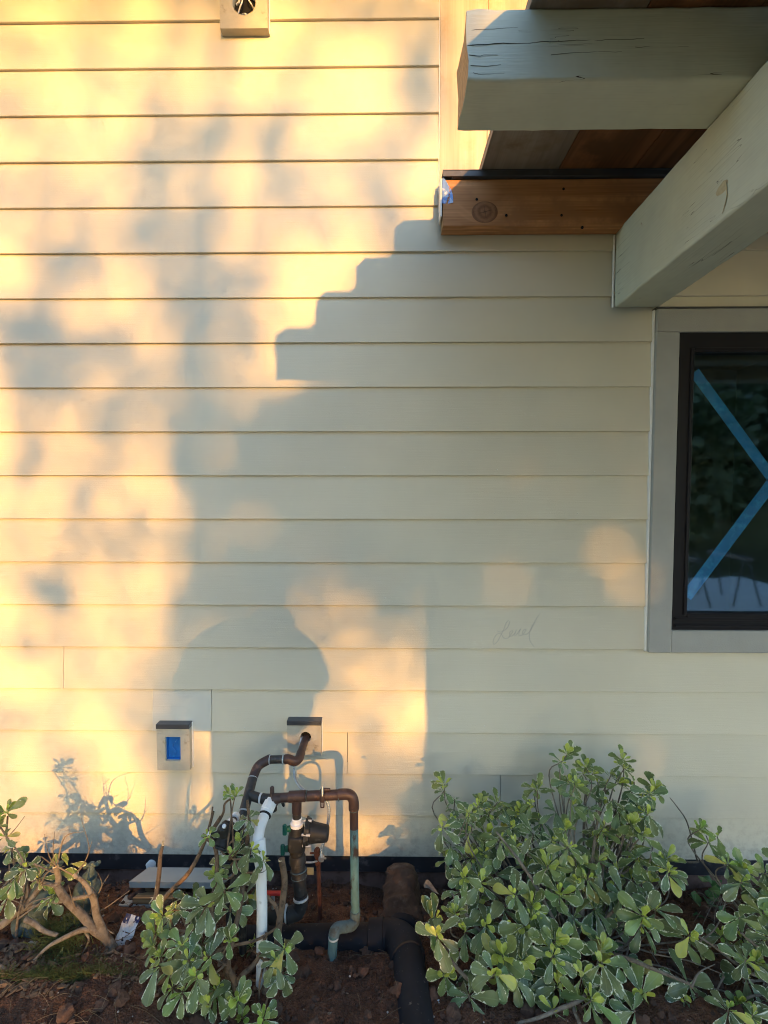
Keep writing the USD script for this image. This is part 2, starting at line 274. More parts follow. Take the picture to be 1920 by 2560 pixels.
# soil: dark brown loam, redder and drier in places, with fibres and crumbs
MAT['soil'] = usdkit.material(stage, '/World/Looks/soil', {
    'g': ('geometry', {}), 'n1': ('noise_texture', {'scale': 5.0, 'detail': 8.0, 'roughness': .7}),
    'r1': ('rgb_ramp', {'ramp': [(0.25, (.052, .032, .025)), (0.5, (.115, .064, .043)), (0.75, (.19, .10, .062))]}),
    'n2': ('noise_texture', {'scale': 75.0, 'detail': 6.0, 'roughness': .75}), 'r2': ('rgb_ramp', {'ramp': [(0.3, (.55, .55, .55)), (0.7, (1.5, 1.45, 1.4))]}),
    'x': ('mix_color', {'blend_type': 'multiply', 'fac': 1.0, 'use_clamp': False}),
    'v': ('voronoi_texture', {'scale': 190.0}), 'nv': ('noise_texture', {'scale': 60.0, 'detail': 2.0}), 'vm': ('map_range', {'from_min': .70, 'from_max': .74, 'clamp': True}), 'xp': ('mix_color', {'b': (.26, .21, .16)}),
    'sx': ('separate_xyz', {}), 'far': ('map_range', {'from_min': -1.0, 'from_max': -1.3, 'clamp': True}), 'nl': ('noise_texture', {'scale': .7, 'detail': 6.0}),
    'rl': ('rgb_ramp', {'ramp': [(0.3, (.075, .085, .03)), (0.7, (.14, .12, .065))]}), 'xl': ('mix_color', {}),
    'ad': ('math', {'math_type': 'add'}), 'bu': ('bump', {'strength': 1.0, 'distance': .006}), 'p': ('principled_bsdf', {'roughness': .95, 'specular_ior_level': .12})},
    [('g.position', 'n1.vector'), ('n1.fac', 'r1.fac'), ('g.position', 'n2.vector'), ('n2.fac', 'r2.fac'), ('r1.color', 'x.a'), ('r2.color', 'x.b'),
     ('g.position', 'nv.vector'), ('nv.fac', 'vm.value'), ('x.result', 'xp.a'), ('vm.result', 'xp.fac'),
     ('g.position', 'sx.vector'), ('sx.y', 'far.value'), ('g.position', 'nl.vector'), ('nl.fac', 'rl.fac'), ('xp.result', 'xl.a'), ('rl.color', 'xl.b'), ('far.result', 'xl.fac'),
     ('xl.result', 'p.base_color'), ('g.position', 'v.vector'), ('v.distance', 'ad.value1'), ('n2.fac', 'ad.value2'), ('ad.value', 'bu.height'), ('bu.normal', 'p.normal')], surface='p.BSDF')

# ------------------------------------------------------------------ shapes
def box(x0, x1, y0, y1, z0, z1, b=0.002):
    """A box with chamfered edges."""
    x0, x1, y0, y1, z0, z1 = min(x0, x1), max(x0, x1), min(y0, y1), max(y0, y1), min(z0, z1), max(z0, z1)
    b = min(b, (x1 - x0) * .4, (y1 - y0) * .4, (z1 - z0) * .4)
    pts = []
    for sx in (0, 1):
        for sy_ in (0, 1):
            for sz in (0, 1):
                c = np.array([x1 if sx else x0, y1 if sy_ else y0, z1 if sz else z0]); d = np.array([-1 if sx else 1, -1 if sy_ else 1, -1 if sz else 1])
                for k in range(3):
                    q = c + d * b; q[k] = c[k]; pts.append(q)
    return trimesh.convex.convex_hull(np.array(pts))
def prism(profile_yz, x0, x1):
    """A convex (y, z) outline drawn out along x."""
    return trimesh.convex.convex_hull(np.array([(x, y, z) for x in (x0, x1) for y, z in profile_yz]))
def slab(corners, t):
    """A convex plate through the given points, thickened downwards by t."""
    c = np.array(corners); return trimesh.convex.convex_hull(np.vstack([c, c - [0, 0, t]]))
def spline(pts, n=8):
    pts = np.array(pts, float)
    if len(pts) < 3: return pts
    p = np.vstack([2 * pts[0] - pts[1], pts, 2 * pts[-1] - pts[-2]]); out = []
    for i in range(1, len(p) - 2):
        for t in np.linspace(0, 1, n, endpoint=False):
            out.append(.5 * (2 * p[i] + (p[i + 1] - p[i - 1]) * t + (2 * p[i - 1] - 5 * p[i] + 4 * p[i + 1] - p[i + 2]) * t * t + (3 * p[i] - p[i - 1] - 3 * p[i + 1] + p[i + 2]) * t ** 3))
    out.append(pts[-1]); return np.array(out)
def tube(pts, r, n=10, caps=True):
    pts = np.array(pts, float); m = len(pts); r = np.broadcast_to(np.asarray(r, float), (m,))
    t = np.gradient(pts, axis=0); t /= np.maximum(np.linalg.norm(t, axis=1, keepdims=True), 1e-12)
    u = np.cross(t[0], [0, 0, 1.0] if abs(t[0][2]) < .9 else [1.0, 0, 0]); u /= np.linalg.norm(u)
    ang = np.linspace(0, 2 * np.pi, n, endpoint=False); V = []
    for i in range(m):
        u = u - t[i] * (u @ t[i]); u /= max(np.linalg.norm(u), 1e-12); w = np.cross(t[i], u)
        V.append(pts[i] + r[i] * (np.cos(ang)[:, None] * u + np.sin(ang)[:, None] * w))
    V = np.vstack(V); Fc = []
    for i in range(m - 1):
        for j in range(n):
            a, b = i * n + j, i * n + (j + 1) % n; Fc += [(a, b, b + n), (a, b + n, a + n)]
    if caps:
        V = np.vstack([V, pts[0], pts[-1]]); k = m * n
        for j in range(n): Fc += [(k, (j + 1) % n, j), (k + 1, (m - 1) * n + j, (m - 1) * n + (j + 1) % n)]
    return V, np.array(Fc)
def lathe(a, b, prof, n=16):
    """A turned piece along a-b: prof is (fraction along, radius) pairs."""
    a, b = np.array(a, float), np.array(b, float)
    return tube([a + (b - a) * t for t, _ in prof], [max(r, 1e-4) for _, r in prof], n)
def cyl(a, b, r, n=16, bev=.0012):
    L = np.linalg.norm(np.array(b) - np.array(a)); e = min(bev / L, .3)
    return lathe(a, b, [(0, r - bev), (e, r), (1 - e, r), (1, r - bev)], n)
def join(*ms):
    V, Fc, k = [], [], 0
    for v, f in ms: V.append(v); Fc.append(np.asarray(f) + k); k += len(v)
    return np.vstack(V), np.vstack(Fc)
def tm(t): return (np.array(t.vertices), np.array(t.faces))
def ring(c, axis, r, w):
    c, axis = np.array(c, float), np.array(axis, float); axis /= np.linalg.norm(axis)
    return cyl(c - axis * w / 2, c + axis * w / 2, r, 16, min(.001, w * .3))
def lump(c, r, seed, sub=2, amp=.35, sc=1.0):
    s = trimesh.creation.icosphere(sub); v = np.array(s.vertices); r = np.broadcast_to(np.asarray(r, float), 3)
    k = 1 + amp * (meshkit.fbm(v * 1.6 * sc + seed * 7.3, 3, seed) - .5) * 2
    return v * k[:, None] * r + np.array(c), np.array(s.faces)
def rough_timber(x0, x1, y0, y1, z0, z1, axis, amp=.0022, step=.02, round_=.006, seed=0, chip_end=None):
    """Sawn timber with worn arrises: a finely cut box whose corners and faces wander by noise."""
    lo, hi = np.array([x0, y0, z0]), np.array([x1, y1, z1]); L = hi - lo
    ia = 'xyz'.index(axis)
    m = trimesh.creation.box(L); n = max(2, int(L[ia] / step)); cross = 8
    # build cross-section loop and extrude
    ib, ic = [i for i in range(3) if i != ia]
    a, b = L[ib] / 2, L[ic] / 2; loop = []
    for (sa, sb) in ((1, 1), (-1, 1), (-1, -1), (1, -1)):
        ccx, ccy = sa * (a - round_), sb * (b - round_); s0 = math.atan2(sb, sa)
        for k in (-1, 0, 1): loop.append((ccx + round_ * math.cos(s0 + k * math.pi / 4), ccy + round_ * math.sin(s0 + k * math.pi / 4)))
        nxt = {(1, 1): (-1, 1), (-1, 1): (-1, -1), (-1, -1): (1, -1), (1, -1): (1, 1)}[(sa, sb)]
        for t in (.25, .5, .75):
            p0 = np.array(loop[-1]); p1 = np.array([nxt[0] * (a - round_), nxt[1] * (b - round_)])
            if nxt[0] == sa: q = (sa * a, sb * (b - round_) * (1 - t) + nxt[1] * (b - round_) * t)
            else: q = (sa * (a - round_) * (1 - t) + nxt[0] * (a - round_) * t, sb * b)
            loop.append(q)
    loop = np.array(loop); nl = len(loop); V = []
    for i in range(n + 1):
        c = (lo + hi) / 2; q = np.tile(c, (nl, 1)); q[:, ia] = lo[ia] + L[ia] * i / n; q[:, ib] += loop[:, 0]; q[:, ic] += loop[:, 1]; V.append(q)
    V = np.vstack(V); d = np.stack([meshkit.fbm(V * 26 + s * 17.1 + seed, 3, 5 + s + seed) - .5 for s in range(3)], 1); V2 = V + d * 2 * amp
    if chip_end is not None:
        endd = np.abs(V[:, ia] - (lo[ia] if chip_end < 0 else hi[ia])); k = np.exp(-endd / .02); V2 += d * 2 * .006 * k[:, None]
    Fc = []
    for i in range(n):
        for j in range(nl):
            p, q = i * nl + j, i * nl + (j + 1) % nl; Fc += [(p, q, q + nl), (p, q + nl, p + nl)]
    body = (V2, np.array(Fc))
    ends = []
    for i in (0, n):
        ringv = V2[i * nl:(i + 1) * nl]; cc = ringv.mean(0); v = np.vstack([ringv, cc]); ends.append((v, np.array([(nl, (j + 1) % nl, j) if i == 0 else (nl, j, (j + 1) % nl) for j in range(nl)])))
    return body, ends[0], ends[1]

# leaves ---------------------------------------------------------------
U_ = np.array([0, .12, .30, .48, .64, .78, .89, .96, 1.0]); W_ = np.array([.07, .20, .46, .76, .97, 1.0, .82, .50, .10]); VV = np.array([-1, -.5, 0, .5, 1.0])
LF = np.array([f for i in range(len(U_) - 1) for j in range(4) for f in ((i * 5 + j, i * 5 + j + 1, i * 5 + j + 6), (i * 5 + j, i * 5 + j + 6, i * 5 + j + 5))])
LUV = np.array([(u, (v + 1) / 2) for u in U_ for v in VV])
def leaf(base, t, nrm, L, W, droop, rng, fold=.16, wave=.07):
    t = t / np.linalg.norm(t); nrm = nrm - t * (nrm @ t); nrm /= max(np.linalg.norm(nrm), 1e-9); b = np.cross(t, nrm)
    ph = rng.uniform(0, 6.28, 3); out = []
    for u, w in zip(U_, W_):
        for v in VV:
            a = w * W / 2 * v * (1 + .08 * math.sin(9 * u + ph[2] + v)); h = fold * abs(a) * 1.6 - droop * L * u * u + wave * W * abs(v) ** 2 * w * math.sin(8.5 * u + ph[0] + (ph[1] if v > 0 else 0))
            out.append(base + t * (L * u - .35 * abs(droop) * L * u * u * abs(u)) + b * a + nrm * h)
    return np.array(out)
def rosette(c, axis, kind, size, rng):
    """Leaves whorled at a shoot's tip. Returns (verts, look) per leaf."""
    axis = axis / np.linalg.norm(axis); a0 = np.cross(axis, [.3, .9, .2]); a0 /= np.linalg.norm(a0); a1 = np.cross(axis, a0); out = []
    young = kind == 'y'; spin = rng.uniform(0, 6.28)
    spec = ([('leaf_young', 7, .72, 1.08, .42), ('leaf_mid', 7, 1.05, .42, .42)] if young else [('leaf_mid' if rng.random() < .35 else 'leaf_old', 7, 1.12, -.12, .41)] + ([('leaf_young', 5, .50, 1.05, .42)] if rng.random() < .7 else []))
    for look_, n, ls, elev, wr in spec:
        for k in range(n):
            an = spin + k * 2.399 + rng.normal(0, .2); e = elev + rng.normal(0, .28)
            t = (a0 * math.cos(an) + a1 * math.sin(an)) * math.cos(e) + axis * math.sin(e)
            if rng.random() < .09: continue
            L = min(.070, .93 * size * ls * rng.uniform(.58, 1.22)); nr = axis * math.cos(e) - (t - axis * math.sin(e)) * math.sin(e) + rng.normal(0, .22, 3)
            out.append((leaf(c - axis * rng.uniform(0, .22) * size + t * .004, t, nr, L, L * wr * rng.uniform(.85, 1.2), rng.uniform(-.05, .34) + (.12 if look_ == 'leaf_old' else 0), rng), 'leaf_yellow' if look_ == 'leaf_old' and rng.random() < .045 else look_))
    return out

def ground_z(x, D):
    """Height of the bed in front of the siding, world z."""
    z = np.interp(D, [-40, -.3, 0, .05, .12, .25, .35, .5, .62, .95, 1.25, 1.6, 3, 8], np.array([-1.42, -1.42, -1.42, -1.39, -1.36, -1.305, -1.285, -1.25, -1.235, -1.22, -1.62, -1.70, -1.70, -1.70]) + CZ)
    z = z + .04 * np.clip((-.40 - x) / .15, 0, 1) * np.clip(1.1 - D, 0, 1) * np.clip(D / .15, 0, 1)
    hill = np.clip((D - 9) / 13, 0, 1) ** 2 * (3 - 2 * np.clip((D - 9) / 13, 0, 1)) * np.clip((x - 5.0) / 5, 0, 1) * 3.6
    lo = -.05 * np.exp(-((x - .05) / .16) ** 2) * np.clip(1 - abs(D - .10) / .14, 0, 1)
    return z + hill + lo

# ------------------------------------------------------------------ ground
xs = np.unique(np.concatenate([-np.geomspace(1.55, 400, 45)[::-1], np.arange(-1.5, 1.62, .012), np.geomspace(1.65, 400, 45)]))
ds = np.unique(np.concatenate([-np.geomspace(.13, 400, 20)[::-1], np.arange(-.1, .80, .0105), np.arange(.82, 1.7, .04), np.geomspace(1.8, 400, 55)]))
X, D = np.meshgrid(xs, ds); Z = ground_z(X, D)
pt = np.stack([X, D, 0 * X], -1); near = np.clip(1.3 - np.abs(D - .35), 0, 1) * (np.abs(X) < 1.6)
Z = Z + near * ((meshkit.fbm(pt * 6, 3, 1) - .5) * .05 + (meshkit.fbm(pt * 22, 3, 4) - .5) * .032 + (meshkit.fbm(pt * 75, 2, 8) - .5) * .013)
def soil_z(x, d):
    i = np.clip(np.searchsorted(xs, x), 1, len(xs) - 1); j = np.clip(np.searchsorted(ds, d), 1, len(ds) - 1); return Z[j, i]
nx = len(xs); idx = np.arange(len(ds) * nx).reshape(len(ds), nx)
quad = np.stack([idx[:-1, :-1], idx[1:, :-1], idx[1:, 1:], idx[:-1, 1:]], -1).reshape(-1, 4)
obj('ground', (np.stack([X.ravel(), -D.ravel(), Z.ravel()], 1), quad), MAT['soil'], smooth=True, kind='structure', label='dark brown soil bed in front of the wall')

# ------------------------------------------------------------------ the clad wall
wall = thing('siding_wall', 'house wall of pale yellow lap siding boards above a black base strip', 'wall')
EXP = .15; ZB = [1.545 - .15 * k + CZ for k in range(-5, 20)]        # bottom edges of the courses; index 5 is the first in view
def zb(k): return 1.545 - .15 * k + CZ
XT0 = P(1098, 300)[0]; XW0, XW1 = P(1636, 1200)[0], 2.62; XL, XR = -4.2, 6.0
WTOP, WBOT = P(1642, 771, .02)[2], P(1624, 1632, .02)[2]
BUTT, THK = .0, .0095
def face_y(z):
    k = math.ceil((1.545 + CZ - z) / .15 - 1e-9); return (z - zb(k)) / .15 * .0095
def plank(k, x0, x1, mat='siding_paint', ztop=None, zbot=None, **kw):
    b = zb(k) if zbot is None else zbot; t = zb(k) + .182 if ztop is None else ztop
    fy = lambda z: (z - zb(k)) / .15 * .0095
    j = random.uniform(-.0006, .0006); ch = .0012
    pr = [(fy(b) + ch + j, b), (fy(b) + j, b + ch), (fy(t) + j, t), (fy(t) + THK + j, t), (fy(b) + THK + j, b)]
    return obj('siding_board', prism(pr, x0, x1), MAT[mat], wall, **kw)
BLK = {'lamp': (P(548, 60, .02), P(670, 60, .02)), 'blue': None, 'pipe': None}
gap = .0012
for k in range(-3, 20):
    cuts = {15: [P(157, 1670)[0]], 16: [P(527, 1775)[0]], 17: [P(868, 1880)[0]], 18: [P(1252, 1985)[0]]}.get(k, [])
    right = XT0 - .002 if k <= 4 else XR
    if 8 <= k <= 14:
        plank(k, XL, XW0); plank(k, XW1, XR)
    elif k == 7:
        plank(k, XL, XW0); plank(k, XW1, XR); plank(k, XW0 + .002, XW1 - .002, zbot=WTOP + .006)
    else:
        e = [XL] + cuts + [right]
        for i in range(len(e) - 1):
            raw = (k == 16 and i == 0)
            if raw:                                  # a length of paler, bare-primed board patched in by the joint
                plank(k, e[i], P(380, 1775)[0]); plank(k, P(380, 1775)[0] + .0004, e[i + 1] - gap, 'siding_primed', label='primed unpainted length of siding board')
            else: plank(k, e[i] + (gap if i else 0), e[i + 1] - (gap if i < len(e) - 2 else 0))
# sheathing behind the boards, with the window's hole
GX0, GX1, GZ0, GZ1 = P(1706, 1200, 0)[0] - .012, 2.52, P(1690, 1570, 0)[2], P(1710, 840, 0)[2]
zlo, zhi = .10, CZ + 2.05
sh = [box(XL, GX0, .028, .14, zlo, zhi), box(GX1, XR, .028, .14, zlo, zhi), box(GX0, GX1, .028, .14, zlo, GZ0), box(GX0, GX1, .028, .14, GZ1, zhi)]
obj('sheathing', join(*map(tm, sh)), MAT['interior'], wall)
# flat weathered panels above the roof ledge
ph = P(1150, 428, 0)[2] - .05
xp = [XT0 + .002, P(1219, 200)[0], 1.02, 2.2, 4.0, XR]
for i in range(5): obj('panel_board', box(xp[i] + (.0015 if i else 0), xp[i + 1], .002 if i == 0 else .006, .026, ph, zhi, .002), MAT['panel_wood'], wall)
obj('caulk_line', box(XT0 - .0012, XT0 + .0016, .0025, .02, ph - .08, zhi, .0005), MAT['caulk'], wall)
# base strip and foundation
mz0, mz1 = P(960, 2183)[2], zb(19) - .001
msh = box(XL, XR, .004, .03, mz0, mz1 + .03, .002)
obj('base_membrane', msh, MAT['membrane'], wall)
obj('foundation', box(XL, XR, .012, .20, -.2, mz0 - .0005, .006), MAT['foundation'], wall)
for px, w in ((378, 14),):
    a = P(px, 2163, -.002); obj('foam_plug', lump(a, (.018, .008, .020), 3, 2, .4), MAT['caulk'], wall, smooth=True, label='white foam plug in the black base strip')
# the carpenter's pencil note
def pencil(pl):
    pts = []
    for cx, cyy in pl:
        q = P(1200 + cx / 8.295, 1500 + cyy / 8.295, 0); pts.append([q[0], face_y(q[2]) - .0002, q[2]])
    return tube(spline(pts, 5), .00075, 5)
strokes = [[(360, 640), (400, 665), (470, 660), (560, 600), (610, 510), (615, 455), (585, 440), (540, 500), (500, 610), (430, 740), (380, 840), (310, 910), (275, 905), (280, 830), (340, 730), (400, 700), (455, 720), (490, 790), (540, 805), (600, 780), (660, 700), (690, 650), (650, 650), (610, 700), (625, 755), (680, 740), (730, 690), (760, 620), (735, 690), (730, 740), (780, 700), (850, 600), (815, 690), (820, 740), (880, 730), (940, 660), (960, 615), (920, 620), (885, 680), (910, 715), (980, 710), (1030, 660)],
           [(1245, 305), (1170, 410), (1090, 540), (1040, 660), (1022, 760), (1045, 860), (1090, 930), (1128, 968)], [(1175, 450), (1110, 545), (1060, 640)]]
obj('pencil_writing', join(*[pencil(s) for s in strokes]), MAT['pencil'], wall, label='cursive pencilled word Level on a siding board')
# small dabs of fastener filler along the courses
sm = []
for k in range(0, 19):
    for px in (150, 560, 905, 1190, 1500):
        q = P(px + random.uniform(-60, 60), 600)
        x, z = q[0], zb(k) + random.uniform(.012, .03)
        if (k <= 4 and x > XT0 - .03) or (7 <= k <= 14 and x > XW0 - .03): continue
        s = trimesh.creation.icosphere(1); sm.append((np.array(s.vertices) * [.0022, .0008, .0022] + [x, face_y(z), z], np.array(s.faces)))
obj('nail_heads', join(*sm), MAT['siding_primed'], wall, kind='stuff')

# the house's own eave, above the picture
eave = thing('house_eave', 'deep boarded house eave with a gutter, above the sunlit siding', 'eave', (0, -.4, CZ + 2.1))
for i in range(9): obj('soffit_board', box(XL - .3, XR, -.012 - .1 * i - .097, -.012 - .1 * i, CZ + 2.06 + .0, CZ + 2.08, .002), MAT['sage_paint_along'], eave)
obj('fascia', box(XL - .3, XR, -.94, -.915, CZ + 2.04, CZ + 2.24, .003), MAT['sage_paint_along'], eave)
obj('gutter', tube([(XL - .3, -1.0, CZ + 2.17), (XR, -1.0, CZ + 2.17)], .055, 12), MAT['dark_flashing'], eave, smooth=50)
obj('roof_slope', slab([(XL - .3, -1.02, CZ + 2.25), (XR, -1.02, CZ + 2.25), (XR, 3.0, CZ + 3.6), (XL - .3, 3.0, CZ + 3.6)], .03), MAT['dark_flashing'], eave)

# ------------------------------------------------------------------ mounting blocks
def block(name, label, cat, x0, x1, y0, y1, flash, hole, seed, D=.024):
    """A square siding block; px rectangle at distance D; hole is ('rect'|'round', px...)"""
    a, b = P(x0, y0, D), P(x1, y1, D); t = thing(name, label, cat, ((a[0] + b[0]) / 2, -D, b[2]))
    body = m3.Manifold.cube((b[0] - a[0], D + .012, a[2] - b[2]), False).translate((a[0], -D, b[2]))
    if hole[0] == 'rect':
        h0, h1 = P(hole[1], hole[3], D), P(hole[2], hole[4], D)
        body = body - m3.Manifold.cube((h1[0] - h0[0], .1, h0[2] - h1[2]), False).translate((h0[0], -.06, h1[2]))
    else:
        c = P(hole[1], hole[2], D); r = hole[3] * (CD - D) / F
        body = body - m3.Manifold.cylinder(.12, r, r, 32).rotate((90, 0, 0)).translate((c[0], .04, c[2]))
    mm = body.to_mesh(); obj('plate', (np.array(mm.vert_properties[:, :3]), np.array(mm.tri_verts)), MAT['bare_block'], t)
    if flash:
        w = .001; top = a[2]
        fl = tm(box(a[0] - w, b[0] + w, -D - .0035, .006, top - flash * (CD - D) / F, top + .003, .001))
        obj('head_flashing', fl, MAT['dark_flashing'], t)
    # caulk bead down both sides
    obj('caulk_bead', box(a[0] - .0025, a[0] - .0002, -.004, .006, b[2], a[2], .0006), MAT['caulk'], t)
    obj('caulk_bead', box(b[0] + .0002, b[0] + .0025, -.004, .006, b[2], a[2], .0006), MAT['caulk'], t)
    return t, a, b
t, a, b = block('mounting_block', 'bare grey block under a dark flashing with an open blue electrical box', 'mounting block', 391, 475, 1812, 1926, 10, ('rect', 413, 452, 1842, 1902), 1)
h0, h1 = P(413, 1842, .024), P(452, 1902, .024)
g_ = .0004
bx = [box(h0[0] + g_, h1[0] - g_, -.0035, -.0015, h1[2] + g_, h0[2] - g_, .0003), box(h0[0] + g_, h0[0] + .0022, -.016, -.0036, h1[2] + g_, h0[2] - g_, .0003), box(h1[0] - .0022, h1[0] - g_, -.016, -.0036, h1[2] + g_, h0[2] - g_, .0003),
      box(h0[0] + .0023, h1[0] - .0023, -.016, -.0036, h1[2] + g_, h1[2] + .0022, .0003), box(h0[0] + .0023, h1[0] - .0023, -.016, -.0036, h0[2] - .0022, h0[2] - g_, .0003)]
obj('electrical_box', join(*map(tm, bx)), MAT['blue_box'], t)
obj('cable', tube(spline([P(432, 1896, .006), P(440, 1880, .012), P(431, 1866, .010), P(443, 1849, .007)], 6), .0014, 6), MAT['blue_box'], t, smooth=True)
t2, a2, b2 = block('mounting_block', 'bare grey block that the copper pipe and the metal conduit pass through', 'mounting block', 718, 803, 1803, 1891, 10, ('round', 764, 1843, 14), 2)
obj('void', box(P(748, 1843)[0], P(780, 1843)[0], -.0035, -.0015, P(760, 1860)[2], P(760, 1826)[2], .0005), MAT['dark_void'], t2)
t3, a3, b3 = block('mounting_block', 'bare grey block with a round hole and loose wires high on the sunlit wall', 'mounting block', 548, 669, -70, 70, 0, ('round', 610, 8, 28), 3)
c = P(610, 8, .0)
obj('wire_box', lathe(c + [0, -.0015, 0], c + [0, -.0035, 0], [(0, .036), (.3, .036), (1, .036)], 24), MAT['dark_void'], t3)
for i, pl in enumerate([[(594, 38, .006), (600, 18, .02), (606, 0, .024), (604, -30, .02)], [(634, 22, .004), (628, 10, .018), (620, -4, .022), (618, -24, .01)], [(598, 42, .004), (612, 36, .012), (622, 42, .004)], [(592, 12, .004), (598, 2, .014), (590, -14, .012)]]):
    obj('wire', tube(spline([P(*q) for q in pl], 6), .0022 if i < 2 else .004, 7), MAT['conduit_metal' if i == 2 else 'thread_tape'], t3, smooth=True)

# ------------------------------------------------------------------ window
wx = lambda px, D=.02: P(px, 1200, D)[0]
win = thing('window', 'black framed window with grey trim boards beside the siding', 'window', (1.7, 0, GZ0))
TX0, TX1 = P(1633, 1200, .02)[0], P(1690, 1200, .02)[0]; TZ0 = P(1680, 1577, .02)[2]; TZ1 = P(1700, 829, .02)[2]; FXR = 2.50; TXR = 2.60
obj('trim_board', box(TX0, TX1, -.02, .010, WBOT, TZ1 - .001, .002), MAT['trim_grey'], win)
obj('trim_board', box(TX0 + .001, TXR, -.0195, .010, TZ1, WTOP, .002), MAT['trim_grey'], win)
obj('trim_board', box(TX1 + .001, TXR - .09, -.0185, .010, WBOT, TZ0, .002), MAT['trim_grey'], win)
obj('trim_board', box(TXR - .089, TXR, -.02, .010, WBOT, TZ1 - .001, .002), MAT['trim_grey'], win)
obj('caulk_line', tm(box(TX0 - .005, TX0 - .0002, -.006, .012, WBOT, WTOP, .001)), MAT['caulk'], win)
obj('head_flashing', box(TX0 - .004, TXR + .004, -.023, .012, WTOP + .0005, WTOP + .005, .0006), MAT['dark_flashing'], win)
fx0, fx1, fz0, fz1 = TX1 + .0005, TXR - .0895, TZ0 + .0005, TZ1 - .0005
gx0, gx1 = P(1717, 1200, -.01)[0], fx1 - .02; gz0, gz1 = P(1710, 1531, -.01)[2], P(1720, 884, -.01)[2]
fr = m3.Manifold.cube((fx1 - fx0, .05, fz1 - fz0), False).translate((fx0, -.010, fz0)) - m3.Manifold.cube((gx1 - gx0, .2, gz1 - gz0), False).translate((gx0, -.05, gz0))
obj('frame', fr, MAT['black_frame'], win)
for pz in (1545, 1562): # sill ribs
    z = P(1800, pz, -.0)[2]; obj('sill_rib', box(fx0 + .012, fx1 - .012, -.017, -.0102, z - .004, z + .004, .0015), MAT['black_frame'], win)
obj('sash_bead', join(tm(box(gx0 - .012, gx0 - .001, -.016, -.0102, gz0 - .004, gz1 + .012, .0015)), tm(box(gx0, gx1, -.015, -.0102, gz1 + .003, gz1 + .015, .0015)), tm(box(gx0, gx1, -.0155, -.0102, gz0 - .013, gz0 - .002, .0015))), MAT['black_frame'], win)
obj('pane', box(gx0 + .0005, gx1 - .0005, .010, .014, gz0 + .0005, gz1 - .0005, .0003), MAT['glass'], win)
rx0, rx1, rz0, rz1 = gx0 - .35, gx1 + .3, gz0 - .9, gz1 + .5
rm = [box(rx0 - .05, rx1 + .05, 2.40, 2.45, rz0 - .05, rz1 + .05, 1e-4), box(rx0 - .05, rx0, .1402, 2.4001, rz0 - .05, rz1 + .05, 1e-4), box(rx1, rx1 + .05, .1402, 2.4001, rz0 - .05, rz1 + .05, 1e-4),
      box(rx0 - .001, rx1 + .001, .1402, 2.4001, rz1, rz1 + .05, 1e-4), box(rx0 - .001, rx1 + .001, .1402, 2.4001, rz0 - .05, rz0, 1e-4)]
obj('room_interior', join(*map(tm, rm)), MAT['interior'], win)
def tape(px0, py0, px1, py1, w, label):
    a, b = P(px0, py0, -.0155), P(px1, py1, -.0155); d = (b - a); ext = 1.0; L = np.linalg.norm(d); d /= L; nrm = np.array([-d[2], 0, d[0]])
    bb = a + d * ext; n = 40; pts = []
    for i in range(n + 1):
        p = a + (bb - a) * i / n; jag = .0012 * math.sin(i * 2.3)
        for s in (-1, 1):
            for yk in (0, .0004): pts.append(p + nrm * s * w / 2 + [0, yk, jag if i in (0, n) else 0])
    v = np.array(pts); f = []
    for i in range(n):
        k = i * 4; f += [(k, k + 2, k + 6, k + 4), (k + 1, k + 5, k + 7, k + 3), (k, k + 4, k + 5, k + 1), (k + 2, k + 3, k + 7, k + 6)]
    tag(obj('tape_strip', (v, np.array(f)), MAT['blue_tape']), label, 'tape')
tape(1736, 930, 1919, 1180, .036, 'strip of blue tape running down from the upper corner of the window glass')
tape(1716, 1492, 1919, 1222, .040, 'strip of blue tape rising from the lower corner of the window glass')

# ------------------------------------------------------------------ porch roof
porch = thing('porch_roof', 'sage green painted timber porch roof with heavy beams and brown deck boards', 'porch roof')
DZ0, DZ1 = .6044 + CZ, .8512 + CZ; DXL, DXR = .7455, .7455 + .149
RZ0, RZ1 = .8525 + CZ, .9986 + CZ; RXL, RXR = .1625, 4.7; KZ = RZ1 + .0015; ROUT = 2.62
body, e0, e1 = rough_timber(DXL, DXR, -2.58, -.012, DZ0, DZ1, 'y', .0022, .02, .007, 3)
obj('support_beam', body, MAT['sage_paint_out'], porch, smooth=40)
b2_, f0, f1 = rough_timber(4.3, 4.45, -2.58, -.012, DZ0, DZ1, 'y', .0022, .06, .007, 5)
obj('support_beam', b2_, MAT['sage_paint_out'], porch, smooth=40)
obj('beam_end', join(e0, f0), MAT['end_grain'], porch)
obj('beam_caulk', box(DXL - .006, DXL - .0012, -.010, -.001, DZ0, DZ1 - .01, .001), MAT['caulk'], porch)
for i, df in enumerate((.626, 1.236, 1.81, 2.40)):
    bd, l0, l1 = rough_timber(RXL + random.uniform(-.003, .003), RXR, -df, -df + .15, RZ0, RZ1, 'x', .0022, .02, .007, 20 + i, chip_end=-1)
    rf = obj('rafter', bd, MAT['sage_paint_along'], porch, smooth=40)
    obj('end_grain', l0, MAT['end_grain'], rf, label='bare weathered end of the beam')
